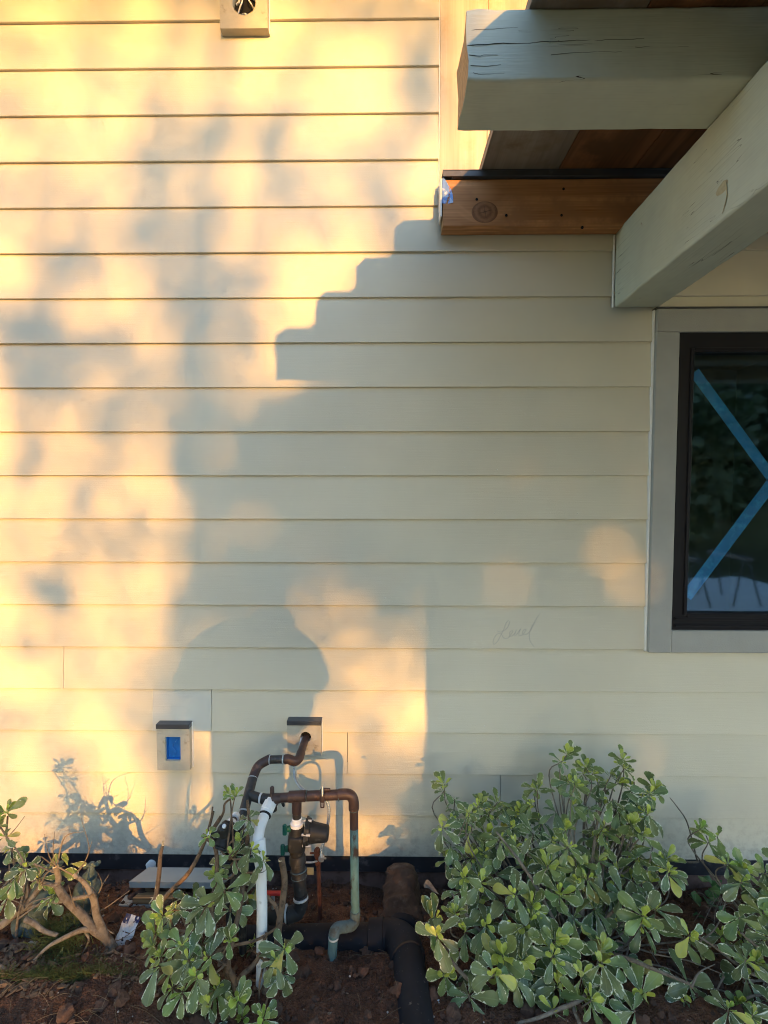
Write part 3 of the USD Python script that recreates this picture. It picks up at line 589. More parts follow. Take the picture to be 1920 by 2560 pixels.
# long drying cracks in the nearest beam, a weeping knot on the supporting one
rf1 = stage.GetPrimAtPath(porch.GetPath().pathString + '/rafter')
for pl, r_ in [([(304, 206), (420, 198), (560, 197), (700, 186), (900, 182), (1100, 178)], .0011), ([(306, 138), (380, 134), (450, 130), (530, 124)], .0009), ([(312, 250), (360, 254), (380, 248), (440, 249)], .0009), ([(318, 298), (380, 299), (455, 294)], .0009), ([(680, 246), (820, 238), (1000, 235)], .0007), ([(1060, 214), (1180, 210), (1300, 212)], .0006), ([(330, 330), (400, 334), (470, 330)], .0006)]:
    q = np.array([P(1000 + cx_ * .5545, cy_ * .5545, .6255) for cx_, cy_ in pl]); q = spline(q, 6); q[:, 2] += (meshkit.noise(q * 60, 4) - .5) * .004; q[:, 1] = -.6262
    obj('drying_crack', tube(q, .65 * r_ * np.linspace(1, .45, len(q)), 5), MAT['dark_void'], rf1)
def on_beam(px, py):
    v = ray(px, py); t_ = (DXL - EYE[0]) / v[0]; return EYE + v * t_
sb1 = stage.GetPrimAtPath(porch.GetPath().pathString + '/support_beam')
kq = on_beam(1806, 470); look('knot_stain', (.42, .37, .24), .6, .25, 60)
obj('painted_knot', lump(kq, (.0024, .020, .013), 8, 2, .25), MAT['knot_stain'], sb1, smooth=True)
q = spline([on_beam(1818, 455), on_beam(1819, 490), on_beam(1812, 520), on_beam(1807, 535)], 6); q[:, 0] = DXL - .0018; obj('sap_run', tube(q, np.linspace(.0018, .0006, len(q)), 5), MAT['knot_stain'], sb1, smooth=True)
# ledger against the wall, with its flashing
LX0 = P(1107, 566, .063)[0]; LZ0, LZ1 = .8436 + CZ, .9915 + CZ
bd, l0, l1 = rough_timber(LX0, RXR, -.063, -.0015, LZ0, LZ1, 'x', .0007, .02, .006, 40)
led = obj('ledger_board', bd, MAT['cedar'], porch, smooth=40, label='bare reddish cedar ledger board with a large knot')
obj('end_grain', l0, MAT['offcut_brown'], led)
wood_look('knot_wood', (.15, .06, .024), (.36, .17, .075), 'y', 17.0, 1.8, mixf=.66, centre=tuple(KNOT))
kc = KNOT.copy(); kc[1] = -.0632
kd = trimesh.creation.icosphere(3); obj('knot', (np.array(kd.vertices) * [.042, .0016, .034] + kc, np.array(kd.faces)), MAT['knot_wood'], led, smooth=True)
obj('knot_check', join(tube([kc + [-.016, -.0018, -.004], kc + [0, -.0022, 0], kc + [.02, -.0016, .006]], .0004, 5), tube([kc + [-.003, -.0018, .018], kc + [0, -.0022, 0], kc + [.004, -.0016, -.018]], .0004, 5)), MAT['dark_void'], led)
hm = []
for px, py in ((1192, 498), (1266, 538), (1409, 472), (1404, 538), (1456, 568)):
    q = P(px, py, .0637); hm.append(lathe(q + [0, -.0006, 0], q + [0, .002, 0], [(0, .004), (1, .005)], 10))
for m_ in hm: obj('bolt_hole', m_, MAT['dark_void'], led)
obj('ledge_flashing', join(tm(box(LX0 - .002, RXR, -.076, -.0005, LZ1 + .018, LZ1 + .022, .0008)), tm(box(LX0 - .002, RXR, -.0765, -.073, LZ1 + .0005, LZ1 + .0175, .0008)), tm(box(LX0 + .03, RXR, -.070, -.005, LZ1 + .0006, LZ1 + .017, .001))), MAT['dark_flashing'], porch)
# scrap of house wrap folded over the ledger's end
hv = []
rows = 9
for i in range(rows):
    u = i / (rows - 1); z = LZ1 + .001 - .078 * u; w = .008 + .027 * math.sin(min(1, u * 1.25) * math.pi / 2)
    for v in np.linspace(0, 1, 7): hv.append([LX0 - .003 + w * v, -.0662 - .0035 * math.sin(4 * v + 3 * u), z])
hf = np.array([(i * 7 + j, i * 7 + j + 1, i * 7 + j + 8, i * 7 + j + 7) for i in range(rows - 1) for j in range(6)])
obj('house_wrap_scrap', (np.array(hv), hf), MAT['house_wrap'], porch, smooth=True, label='torn white and blue scrap of house wrap on the ledger end')
obj('house_wrap_edge', box(LX0 - .009, LX0 - .003, -.066, -.012, LZ0 + .03, LZ1 + .002, .002), MAT['caulk'], porch)
# deck boards, running out from the wall
def bent(x0, x1, dz, t):
    st = [(-.03, LZ1 + .0235), (-.60, KZ), (-ROUT, KZ)]; V = []
    for y, z in st: V += [(x0, y, z + dz), (x1, y, z + dz), (x1, y, z + dz + t), (x0, y, z + dz + t)]
    f = [(3, 2, 1, 0), (8, 9, 10, 11)]
    for k in (0, 4): f += [(k + j, k + (j + 1) % 4, k + 4 + (j + 1) % 4, k + 4 + j) for j in range(4)]
    return np.array(V), np.array(f)
x = .2885; i = 0
while x < RXR:
    w = .243 if i == 0 else .236
    obj('deck_board', bent(x + (.0 if i == 0 else .0025), x + w, .0006 * (i % 3), .03), MAT['deck_grey' if i == 0 else 'deck_wood'], porch)
    x += w; i += 1
obj('roofing', bent(.292, RXR, .0325, .008), MAT['dark_flashing'], porch)
look('concrete', (.34, .33, .31), .85, .15, 6, .002, 60)
obj('porch_floor', box(.25, 4.9, -2.75, -1.28, -.12, .035, .01), MAT['concrete'], None, kind='structure', label='pale concrete porch floor under the timber roof')
for px_, py_ in ((.758, -2.33), (4.375, -2.33)):
    obj('post', box(px_ - .085, px_ + .085, py_ - .06, py_ + .06, .036, DZ0 - .001, .004), MAT['sage_paint_out'], porch)

# ------------------------------------------------------------------ pipework
pipe = thing('water_pipe', 'dark copper water pipe leaving the block and leaning down to black valves', 'pipe', P(760, 1843, .05))
H0 = P(765, 1843, 0); A1 = P(743, 1887, .135)
A1 = np.array([H0[0], -.135, H0[2] - .002])
A2 = P(722, 1898, .150); A3 = P(672, 1899, .152); A4 = P(646, 1915, .165); A5 = P(632, 1945, .195); A6 = P(600, 2065, .31)
r = .0128
obj('pipe', tube([H0 + [0, .03, 0], A1 + [0, .02, 0]], r, 14), MAT['copper_dark'], pipe, smooth=50)
obj('elbow', tube(spline([A1 + [0, .035, 0], A1 + [-.001, .006, -.003], A1 * .45 + A2 * .55 + [.004, -.004, -.006], A2, A2 * .8 + A3 * .2], 6), r * 1.14, 14), MAT['copper_dark'], pipe, smooth=50)
obj('pipe', tube([A2, A3], r, 14), MAT['copper_black'], pipe, smooth=50)
obj('solder_ring', ring(A2 * .72 + A3 * .28, A3 - A2, r * 1.18, .004), MAT['solder'], pipe, smooth=50)
obj('solder_ring', ring(A3 + (A2 - A3) * .05, A3 - A2, r * 1.18, .003), MAT['solder'], pipe, smooth=50)
obj('elbow', tube(spline([A3 + (A2 - A3) * .05, A3, A4, A5], 6), r * 1.14, 14), MAT['copper_dark'], pipe, smooth=50)
obj('solder_ring', ring(A5, A6 - A5, r * 1.17, .003), MAT['solder'], pipe, smooth=50)
dv = (A6 - A5) / np.linalg.norm(A6 - A5); T1 = A5 + dv * .05
obj('tee', join(cyl(A5 + dv * .002, A5 + dv * .095, r * 1.16, 14), cyl(T1, T1 + np.array([.04, -.012, -.004]), r * 1.1, 14)), MAT['copper_black'], pipe, smooth=50)
obj('solder_ring', ring(A5 + dv * .097, dv, r * 1.19, .004), MAT['solder'], pipe, smooth=50)
obj('pipe', tube(spline([A5 + dv * .09, A6, P(592, 2120, .37), P(594, 2175, .40)], 6), r, 14), MAT['copper_black'], pipe, smooth=50)
# hose tap on the tee
B0 = T1 + np.array([.040, -.012, -.004]); bd = np.array([1.0, -.10, -.02]); bd /= np.linalg.norm(bd)
tap = obj('tap', join(lathe(B0, B0 + bd * .055, [(0, .012), (.12, .0155), (.3, .0150), (.85, .0165), (1, .015)]), lathe(B0 + bd * .034, B0 + bd * .036 + [0, -.004, -.032], [(0, .013), (.6, .0135), (.7, .016), (1, .016)])), MAT['copper_black'], pipe, smooth=50)
obj('thread_tape', ring(B0 + bd * .001, bd, .0158, .006), MAT['thread_tape'], tap, smooth=50)
obj('tap_handle', join(tm(trimesh.convex.convex_hull(np.array([B0 + bd * .056 + q for q in ([0, -.006, .012], [.006, -.006, .014], [.006, .006, .014], [0, .006, .012], [.010, -.004, -.002], [.014, .004, -.002])]))),
    tube(spline([B0 + bd * .060 + [0, 0, .008], B0 + bd * .068 + [0, -.002, -.002], B0 + bd * .074 + [0, -.003, -.016]], 4), [.0045] * 8 + [.003], 8)), MAT['black_plastic'], tap, smooth=50)
# left valve set hung on the leaning pipe
V0 = P(590, 2040, .36); V1 = P(577, 2062, .40); 
obj('thread_tape', join(lathe(V0, V0 + (V1 - V0) * .4, [(0, .012), (1, .0135)]), lathe(V1 - (V1 - V0) * .2, V1 + (V1 - V0) * .25, [(0, .0145), (1, .0165)])), MAT['thread_tape'], pipe, smooth=50)
obj('nipple', tube([A6, V0, V1], .0095, 12), MAT['copper_dark'], pipe, smooth=50)
C0, C1 = P(577, 2055, .40), P(553, 2118, .44)
vb = obj('valve', join(lathe(C0, C1, [(0, .017), (.12, .022), (.3, .024), (.55, .021), (.8, .0215), (.86, .024), (1, .023)], 18), lathe((C0 + C1) / 2, P(522, 2096, .43), [(0, .014), (.7, .013), (1, .0145)])), MAT['black_plastic'], pipe, smooth=50)
obj('bonnet', join(lathe(P(562, 2082, .42), P(558, 2068, .455), [(0, .019), (.5, .018), (.8, .012), (1, .009)]), tm(box(0, .010, -.004, .004, 0, .004).apply_translation(P(559, 2068, .456)))), MAT['black_plastic'], vb, smooth=50)
obj('screw', lathe(P(561, 2066, .456), P(560, 2065, .465), [(0, .0055), (1, .005)], 10), MAT['solder'], vb, smooth=50)
obj('thread_tape', ring(P(524, 2095, .43), P(522, 2096, .43) - P(553, 2085, .42), .0155, .011), MAT['thread_tape'], vb, smooth=50)
obj('hose_outlet', lathe(C1, C1 + (C1 - C0) * .12, [(0, .016), (.2, .019), (1, .019)]), MAT['black_plastic'], vb, smooth=50)
obj('hose', tube(spline([P(585, 2085, .40), P(572, 2110, .43), P(565, 2135, .44), P(573, 2148, .44), P(590, 2140, .42), P(592, 2105, .40)], 8), .0075, 10), MAT['black_rubber'], pipe, smooth=True)
obj('valve', join(lathe(P(588, 2075, .385), P(600, 2160, .41), [(0, .017), (.2, .026), (.6, .027), (.75, .02), (1, .018)], 16), lathe(P(594, 2110, .38), P(622, 2108, .37), [(0, .02), (.7, .022), (1, .017)])), MAT['black_plastic'], pipe, smooth=50)
obj('riser', tube(spline([P(598, 2155, .41), P(592, 2200, .42), P(580, 2260, .42), P(580, 2330, .43)], 6), .016, 12), MAT['black_plastic'], pipe, smooth=50)
obj('riser', tube(spline([P(560, 2185, .40), P(590, 2170, .41), P(604, 2220, .43), P(607, 2380, .45)], 6), .010, 10), MAT['black_plastic'], pipe, smooth=50)

man = thing('pipe_manifold', 'copper pipe arch with a black pressure regulator and blue-green corroded leg', 'pipe', P(785, 2250, .33))
DM = .33
M0, M1, M2 = P(690, 1995, DM), P(735, 1991, DM), P(858, 1986, DM); rb = .0139
obj('pipe', tube([M0, M1 + (M2 - M1) * .95], rb * .93, 14), MAT['copper_dark'], man, smooth=50)
obj('tee', join(cyl(P(722, 1992, DM), P(764, 1990, DM), rb * 1.12, 16), cyl(P(742, 1992, DM), P(742, 2032, DM), rb * 1.0, 16)), MAT['copper_dark'], man, smooth=50)
obj('coupling', cyl(P(768, 1990, DM), P(846, 1987, DM), rb * 1.02, 16), MAT['copper_dark'], man, smooth=50)
for px in (767, 847): obj('solder_ring', ring(P(px, 1989, DM), M2 - M1, rb * 1.08, .002), MAT['verdigris_grey'], man, smooth=50)
E1, E2 = P(884, 1998, DM), P(885, 2024, DM)
obj('elbow', tube(spline([P(846, 1986, DM), P(866, 1985.5, DM), P(878, 1990, DM), P(884, 2003, DM), P(884.5, 2022, DM)], 6), rb * 1.08, 16), MAT['copper_dark'], man, smooth=50)
obj('solder_ring', ring(P(884.5, 2022, DM), [0, 0, 1], rb * 1.03, .008), MAT['verdigris_grey'], man, smooth=50)
L0, L1 = P(884.5, 2018, DM), P(888, 2286, DM + .012); rl = .0122
obj('pipe', tube([L0, L0 * .80 + L1 * .20], rl, 14), MAT['copper_dark'], man, smooth=50)
obj('pipe', tube([L0 * .805 + L1 * .195, L1], rl * 1.01, 14), MAT['verdigris'], man, smooth=50, label='blue-green corroded pipe leg')
obj('coupling', tube(spline([L1 + [0, 0, .012], L1, P(886, 2304, DM + .018), P(877, 2314, DM + .032), P(862, 2317, DM + .050), P(848, 2319, DM + .066), P(838, 2326, DM + .080), P(834, 2342, DM + .088)], 5), rl * 1.2, 14), MAT['verdigris_grey'], man, smooth=50)
obj('pipe', tube([P(834, 2336, DM + .088), P(831, 2376, DM + .093), P(829, 2440, DM + .096)], rl * 1.04, 14), MAT['verdigris'], man, smooth=50)
obj('solder_ring', ring(P(834, 2344, DM + .089), [0, 0, 1], rl * 1.16, .005), MAT['solder'], man, smooth=50)
# end cap, little lever, copper knee to the white pipe
obj('end_fitting', join(lathe(P(700, 1995, DM), P(676, 1999, DM + .01), [(0, .0135), (.5, .0150), (.9, .0140), (1, .006)]), lathe(P(681, 1998, DM), P(680, 1966, DM), [(0, .0075), (.6, .0062), (.92, .0062), (1, .003)], 12)), MAT['copper_dark'], man, smooth=50)
# clamp
cl = obj('earth_clamp', join(ring(P(806, 1989, DM), M2 - M1, rb * 1.28, .012), tm(box(-.006, .006, -.004, .004, -.020, .020).apply_translation(P(806, 2002, DM + .018))), tm(box(-.012, .016, -.004, .004, -.004, .004).apply_translation(P(812, 1974, DM + .004)))), MAT['copper_dark'], man, smooth=50)
obj('clamp_screw', join(tube([P(806, 1966, DM + .012), P(806, 1990, DM + .02)], .0032, 8), lathe(P(806, 2006, DM + .02), P(806, 2016, DM + .02), [(0, .0045), (1, .003)], 8)), MAT['galvanised'], cl, smooth=50)
# regulator
J0 = P(742, 2034, DM); reg_c = P(745, 2102, DM + .005)
obj('nipple', tube([J0 + [0, 0, .01], P(742, 2062, DM)], rb * .9, 14), MAT['copper_black'], man, smooth=50)
obj('thread_tape', lathe(P(742, 2044, DM), P(742, 2066, DM), [(0, rb * .95), (.15, rb * 1.04), (.22, rb * .93), (.55, rb * .95), (.6, rb * 1.32), (1, rb * 1.34)]), MAT['thread_tape'], man, smooth=50)
rg = obj('pressure_regulator', join(lathe(P(742, 2060, DM), P(743, 2140, DM), [(0, .016), (.08, .020), (.2, .0215), (.4, .026), (.65, .027), (.85, .022), (1, .019)], 20), tm(box(-.026, .020, -.024, .02, -.026, .022, .007).apply_translation(reg_c))), MAT['black_plastic'], man, smooth=50)
ax = P(822, 2082, DM + .0) - P(770, 2078, DM); ax /= np.linalg.norm(ax); fc = P(768, 2080, DM)
obj('flange', lathe(fc - ax * .007, fc + ax * .009, [(0, .036), (.08, .040), (.48, .040), (.5, .037), (.9, .036), (1, .033)], 8), MAT['black_plastic'], rg, smooth=40)
obj('spring_bell', lathe(fc + ax * .008, fc + ax * .062, [(0, .0285), (.08, .030), (.2, .0275), (.85, .0225), (.95, .021), (1, .016)], 20), MAT['black_plastic'], rg, smooth=50)
for an in (.4, 1.6, 2.75, 3.9, 5.1):
    u = np.array([0, math.cos(an), math.sin(an)]) * .0335; obj('bolt', lathe(fc - ax * .010 + u, fc + ax * .013 + u, [(0, .004), (1, .004)], 6), MAT['galvanised'], rg)
for (px, py, D_) in ((716, 2072, DM + .01), (711, 2122, DM + .012)):
    q = P(px, py, D_); obj('test_cock', join(lathe(P(px + 18, py, D_ - .01), q, [(0, .008), (.7, .009), (1, .007)], 10), tm(box(-.006, .006, -.005, .005, -.016, .016, .003).apply_translation(q + [-.004, -.004, 0]))), MAT['green_handle'], rg, smooth=50)
# union, nuts and foot
obj('union', lathe(P(743, 2136, DM), P(752, 2245, DM + .02), [(0, .019), (.05, .0235), (.20, .0235), (.22, .0195), (.34, .020), (.36, .0235), (.40, .0235), (.42, .020), (.5, .021), (.53, .0225), (.56, .019), (1, .0175)], 18), MAT['black_plastic'], man, smooth=45)
for f_ in (2176, 2192): obj('worn_ring', ring(P(747, f_, DM + .01), P(752, 2245, DM + .02) - P(743, 2136, DM), .0226, .002), MAT['verdigris_grey'], man, smooth=50)
obj('elbow', tube(spline([P(752, 2235, DM + .02), P(753, 2258, DM + .022), P(745, 2278, DM + .026), P(728, 2286, DM + .03), P(714, 2290, DM + .035)], 6), [.0195] * 12 + [.021] * 13, 16), MAT['black_plastic'], man, smooth=50)
obj('worn_ring', ring(P(752, 2246, DM + .024), P(752, 2245, DM + .02) - P(743, 2136, DM), .0212, .006), MAT['solder'], man, smooth=50)
obj('worn_ring', ring(P(716, 2284, DM + .035), [1, 0, .1], .0225, .004), MAT['solder'], man, smooth=50)
obj('ball_valve', lathe(P(716, 2284, DM + .035), P(655, 2290, DM + .02), [(0, .019), (.3, .024), (.6, .024), (.8, .018), (1, .018)], 14), MAT['black_plastic'], man, smooth=50)
obj('valve_lever', box(-.034, .034, -.006, .006, -.0045, .0045, .002).apply_translation(P(682, 2233, DM + .04)), MAT['red_handle'], man, label='red lever handle')
obj('lever_stem', tube([P(682, 2236, DM + .04), P(684, 2284, DM + .03)], .005, 8), MAT['galvanised'], man)
obj('valve_tag', box(-.010, .010, -.001, .001, -.011, .011, .001).apply_translation(P(776, 2178, DM - .03)), MAT['brass_tag'], man)
# white riser
rw = .0136
wp = spline([P(680, 2000, .335), P(671, 2016, .35), P(660, 2042, .38), P(650, 2070, .41), P(645, 2100, .44), P(646, 2130, .455), P(652, 2165, .465)], 6)
obj('white_riser', tube(np.vstack([wp, P(655, 2260, .475)[None], P(654, 2400, .50)[None], P(652, 2520, .53)[None]]), [rw * 1.05] * len(wp) + [rw, rw, rw], 16), MAT['white_pvc'], man, smooth=50, label='white plastic riser pipe')
wr = stage.GetPrimAtPath(man.GetPath().pathString + '/white_riser')
obj('adapter', lathe(P(677, 2006, .338), P(662, 2036, .375), [(0, .0150), (.1, .0185), (.75, .0190), (.8, .0165), (1, .0160)], 8), MAT['white_pvc'], wr, smooth=30)
obj('black_band', ring(P(662, 2038, .377), P(655, 2056, .395) - P(671, 2016, .35), .0178, .004), MAT['black_rubber'], wr, smooth=50)
obj('coupling', cyl(P(648, 2098, .442), P(651, 2140, .456), rw * 1.17, 16), MAT['white_pvc'], wr, smooth=50)
obj('black_band', ring(P(652, 2172, .466), [0, 0, 1], rw * 1.06, .003), MAT['black_rubber'], wr, smooth=50)

# flexible conduit, earth rod
cp_ = spline([P(756, 1842, -.02), P(754, 1845, .02), P(748, 1872, .05), P(738, 1905, .062), P(735, 1930, .075), P(742, 1955, .12), P(757, 1974, .19), P(778, 1985, .26), P(800, 1992, .285), P(815, 2000, .285), P(822, 2020, .28), P(821, 2050, .275), P(816, 2075, .27), P(811, 2098, .265), P(804, 2125, .26), P(803, 2142, .258)], 40)
seg = np.r_[0, np.cumsum(np.linalg.norm(np.diff(cp_, axis=0), axis=1))]; tt = np.arange(0, seg[-1], .0012)
cpp = np.stack([np.interp(tt, seg, cp_[:, k]) for k in range(3)], 1)
con = thing('flexible_conduit', 'thin silver flexible metal conduit looping from the block to the rusty rod', 'conduit', P(803, 2142, .26))
obj('armour', tube(cpp, .0042 + .0009 * np.sin(tt * 2 * np.pi / .0055), 8), MAT['conduit_metal'], con, smooth=60)
obj('white_tape', lathe(P(817, 2084, .268), P(810, 2100, .264), [(0, .0062), (1, .0062)], 10), MAT['thread_tape'], con, smooth=50)
obj('connector', join(lathe(P(804, 2140, .259), P(803, 2150, .258), [(0, .008), (.3, .009), (1, .009)], 10), tube([P(796, 2146, .258), P(815, 2146, .262)], .003, 8)), MAT['galvanised'], con, smooth=50)
rod = thing('earth_rod', 'rusty brown earth rod standing in the soil between the pipes', 'rod', P(799, 2300, .25))
obj('rod', tube([P(793, 2126, .25), P(795, 2140, .25), P(801, 2310, .252)], .0062, 10), MAT['rust'], rod, smooth=50)
obj('acorn_clamp', join(lathe(P(793, 2120, .25), P(794, 2146, .25), [(0, .006), (.2, .0105), (.6, .011), (1, .007)], 10), tube([P(775, 2133, .25), P(806, 2132, .252)], .0028, 8), tm(box(-.008, .008, -.008, .008, -.006, .006, .002).apply_translation(P(795, 2156, .25)))), MAT['rust'], rod, smooth=50)
obj('bond_wire', tube(spline([P(795, 2152, .252), P(780, 2156, .27), P(764, 2156, .285)], 6), .0026, 7), MAT['solder'], rod, smooth=True)

# drain
dr = thing('drain_pipe', 'dusty black plastic drain pipe bending out of the soil towards the viewer', 'pipe', P(1000, 2400, .36))
rd = .043
q0, q1, q2 = P(610, 2358, .355), P(930, 2350, .345), P(985, 2346, .35)
obj('pipe', tube([q0, q1], .041, 20), MAT['drain_black'], dr, smooth=50)
obj('coupling', lathe(P(924, 2350, .345), P(962, 2348, .347), [(0, .046), (.04, .0505), (.96, .0505), (1, .046)], 24), MAT['drain_black'], dr, smooth=40)
bend = spline([P(958, 2348, .347), P(985, 2347, .352), P(1008, 2362, .385), P(1021, 2400, .44)], 8)
obj('elbow', join(tube(bend, .047, 22), lathe(P(1004, 2352, .34), P(1012, 2318, .30), [(0, .044), (.5, .046), (.55, .049), (1, .049)], 20)), MAT['drain_black'], dr, smooth=45)
obj('pipe', tube([P(1020, 2392, .43), P(1032, 2480, .53), P(1043, 2570, .61), P(1052, 2720, .72)], .042, 22), MAT['drain_black'], dr, smooth=50)
st = spline([P(1002, 2158, .075), P(1003, 2190, .10), P(1003, 2240, .16), P(1004, 2290, .23), P(1006, 2330, .28)], 10); rr = np.interp(np.linspace(0, 1, len(st)), [0, .08, .3, .7, 1], [.022, .044, .054, .056, .058])
v, f = tube(st, rr, 28); ctr = v.mean(0); v = v + (v - np.repeat(np.vstack([st, st[:1], st[-1:]]), [28] * len(st) + [1, 1], 0)) * ((meshkit.fbm(v * 30, 4, 9) - .5) * 1.0)[:, None]
tag(obj('mud_caked_stub', (v, f), MAT['mud'], smooth=True), 'rounded pipe stub caked in brown dirt above the black drain elbow', 'pipe stub')

# ------------------------------------------------------------------ offcuts on the soil by the wall
def board(name, label, front_l, front_r, back_l, back_r, df, db, t, mat):
    c = [P(*front_l, df), P(*front_r, df), P(*back_r, db), P(*back_l, db)]
    zf = c[0][2]; zb_ = max(c[2][2], c[3][2]); c = [np.array([q[0], q[1], z]) for q, z in zip(c, (zf, zf, zb_, zb_))]
    v = np.vstack([c, np.array(c) - [0, 0, t]]); hull = trimesh.convex.convex_hull(v)
    return tag(obj(name, hull, MAT[mat]), label, 'board')
board('board_offcut', 'pale sage painted board offcut, topmost of the stack by the wall', (323, 2204), (545, 2204), (372, 2170), (588, 2170), .20, .07, .020, 'offcut_sage')
board('board_offcut', 'short bare brown board offcut in the middle of the stack', (331, 2246), (430, 2246), (366, 2216), (470, 2216), .245, .12, .018, 'offcut_brown')
board('board_offcut', 'grey board offcut, lowest of the stack, its corner sticking out left', (296, 2263), (470, 2268), (338, 2206), (560, 2210), .25, .06, .012, 'offcut_pale')
board('black_strip', 'strip of black sheet lying under the stacked board offcuts', (262, 2290), (520, 2300), (300, 2272), (560, 2280), .275, .25, .03, 'membrane')

# ------------------------------------------------------------------ garden valves and odds and ends on the left
def brass_valve(label, px, py, D_, s, lean):
    o = P(px, py, D_); t = thing('irrigation_valve', label, 'valve', o)
    up = np.array([lean, .12, 1.0]); up /= np.linalg.norm(up); h = .135 * s
    obj('body', join(lathe(o - up * .03, o + up * h, [(0, .030 * s), (.25, .034 * s), (.42, .030 * s), (.55, .036 * s), (.80, .046 * s), (.93, .043 * s), (1, .030 * s)], 20),
                     lathe(o + up * h * .2, o + up * h * .15 + np.array([-.055, -.03, -.012]) * s, [(0, .022 * s), (.6, .022 * s), (.7, .028 * s), (1, .027 * s)], 14)), MAT['valve_bronze'], t, smooth=50)
    obj('bonnet', lathe(o + up * h * .97, o + up * (h + .055 * s), [(0, .030 * s), (.25, .024 * s), (.5, .025 * s), (.7, .014 * s), (1, .010 * s)], 16), MAT['valve_bronze'], t, smooth=50)
    k = o + up * (h + .06 * s); sd_ = np.array([.93, -.2, .22])
    obj('handle', join(tube(spline([k - sd_ * .034 * s + [0, 0, -.006], k - sd_ * .016 * s, k, k + sd_ * .016 * s, k + sd_ * .036 * s + [0, 0, .008]], 5), np.interp(np.linspace(0, 1, 21), [0, .12, .35, .5, .65, .88, 1], [.006, .0085, .005, .010, .005, .0085, .006]) * s, 10), lathe(k - up * .008, k + up * .008, [(0, .009 * s), (1, .008 * s)], 10)), MAT['valve_bronze'], t, smooth=50)
brass_valve('corroded blue-green brass garden valve with a wing handle, left of two', 88, 2312, .36, .86, .28)
brass_valve('corroded blue-green brass garden valve with a wing handle, right of two', 205, 2302, .33, .80, .14)
tag(obj('pale_rock', lump(P(78, 2392, .43), (.034, .03, .026), 5, 3, .5), MAT['stone_pale'], smooth=40), 'pale crumbly stone below the left corroded garden valve', 'stone')
def card(name, label, cat, px, py, D_, w, h, tilt, spin, mat, extra=None, crumple=.004):
    """A thin card lying on the soil: px centre, w x h metres, tilted towards the viewer."""
    o = P(px, py, D_); e1 = np.array([math.cos(spin), 0, math.sin(spin)]); e2 = np.array([-math.sin(spin) , 0, math.cos(spin)])
    e2 = e2 * math.cos(tilt) + np.array([0, 1.0, 0]) * math.sin(tilt); nrm = np.cross(e1, e2); 
    if nrm[1] > 0: nrm = -nrm
    def pt(a, b, c=0): return o + e1 * a * w / 2 + e2 * b * h / 2 + nrm * (c + .006 * (a * a - .4) * w / .04 * .3)
    def sheet(a0, a1, b0, b1, c, t=.0005, n=10):
        V = []
        for k in range(n + 1):
            for j in range(n + 1):
                a, b = a0 + (a1 - a0) * k / n, b0 + (b1 - b0) * j / n; e = crumple * (meshkit.fbm(np.array([a * 1.6 + px, b * 1.6 + py, 0.]), 3, 5) - .5)
                V.append(pt(a + crumple * 6 * (meshkit.noise(np.array([b * 2.3, px, 1.]), 2) - .5) * abs(a) ** 3, b, c + e))
        m = (n + 1) ** 2; V = np.array(V); V = np.vstack([V, V + nrm * t]); ix = np.arange(m).reshape(n + 1, n + 1)
        q = np.stack([ix[:-1, :-1], ix[1:, :-1], ix[1:, 1:], ix[:-1, 1:]], -1).reshape(-1, 4); rim = np.r_[ix[0], ix[1:, -1], ix[-1, -2::-1], ix[-2:0:-1, 0]]; r2 = np.roll(rim, -1)
        return V, np.vstack([q, q[:, ::-1] + m, np.stack([rim, r2, r2 + m, rim + m], 1)])
    t = thing(name, label, cat, o)
    obj('sheet', sheet(-1, 1, -1, 1, 0), MAT[mat], t)
    for nm, (a0, a1, b0, b1), mm in (extra or []): obj(nm, sheet(a0, a1, b0, b1, .0008), MAT[mm], t)
card('crumpled_wrapper', 'torn white and navy wrapper lying on the dirt below the board stack', 'wrapper', 316, 2332, .40, .042, .078, .75, -.30, 'paper', [('print', (-1, -.35, .45, 1), 'navy_print'), ('print', (.30, 1, .62, 1), 'navy_print'), ('print', (-.2, .1, -.45, -.25), 'ink'), ('print', (-.6, .5, .0, .05), 'rust')], crumple=.030)
card('slate_card', 'small slate grey card stuck in the dirt beside the pruned branch', 'card', 256, 2378, .42, .030, .044, .5, .35, 'slate_card')
card('paper_scrap', 'white paper scrap with black print under the shrub stems', 'paper', 421, 2500, .50, .055, .026, .9, .12, 'paper', [('print', (-.8, -.25, -.5, -.15), 'ink'), ('print', (-.1, .2, -.5, -.2), 'ink'), ('print', (.5, .75, .2, .5), 'ink')])
lt = thing('lime_label', 'bright lime green oval label lying on the dark soil', 'label', P(221, 2487, .47))
a_ = np.linspace(0, 2 * np.pi, 25)[:-1]
def oval(rx, ry, cz_, rot):
    o = P(221, 2487, .47); V = []
    for r_ in (1, ):
        for an in a_:
            p = np.array([rx * math.cos(an), ry * math.sin(an)]); p = np.array([p[0] * math.cos(rot) - p[1] * math.sin(rot), p[0] * math.sin(rot) + p[1] * math.cos(rot)]); V.append(o + np.array([p[0], p[1] * .55 - cz_, p[1] * .83 + cz_]))
    n = len(V); V = V + [v_ + np.array([0, .0004, -.0004]) for v_ in V] + [np.mean(V, 0)]
    return np.array(V), np.array([(2 * n, i, (i + 1) % n) for i in range(n)] + [(i, n + i, n + (i + 1) % n) for i in range(n)] + [(i, n + (i + 1) % n, (i + 1) % n) for i in range(n)])
obj('disc', oval(.0135, .0075, .002, .9), MAT['lime'], lt); obj('print', oval(.0062, .0030, .0030, .9), MAT['lime_dark'], lt)

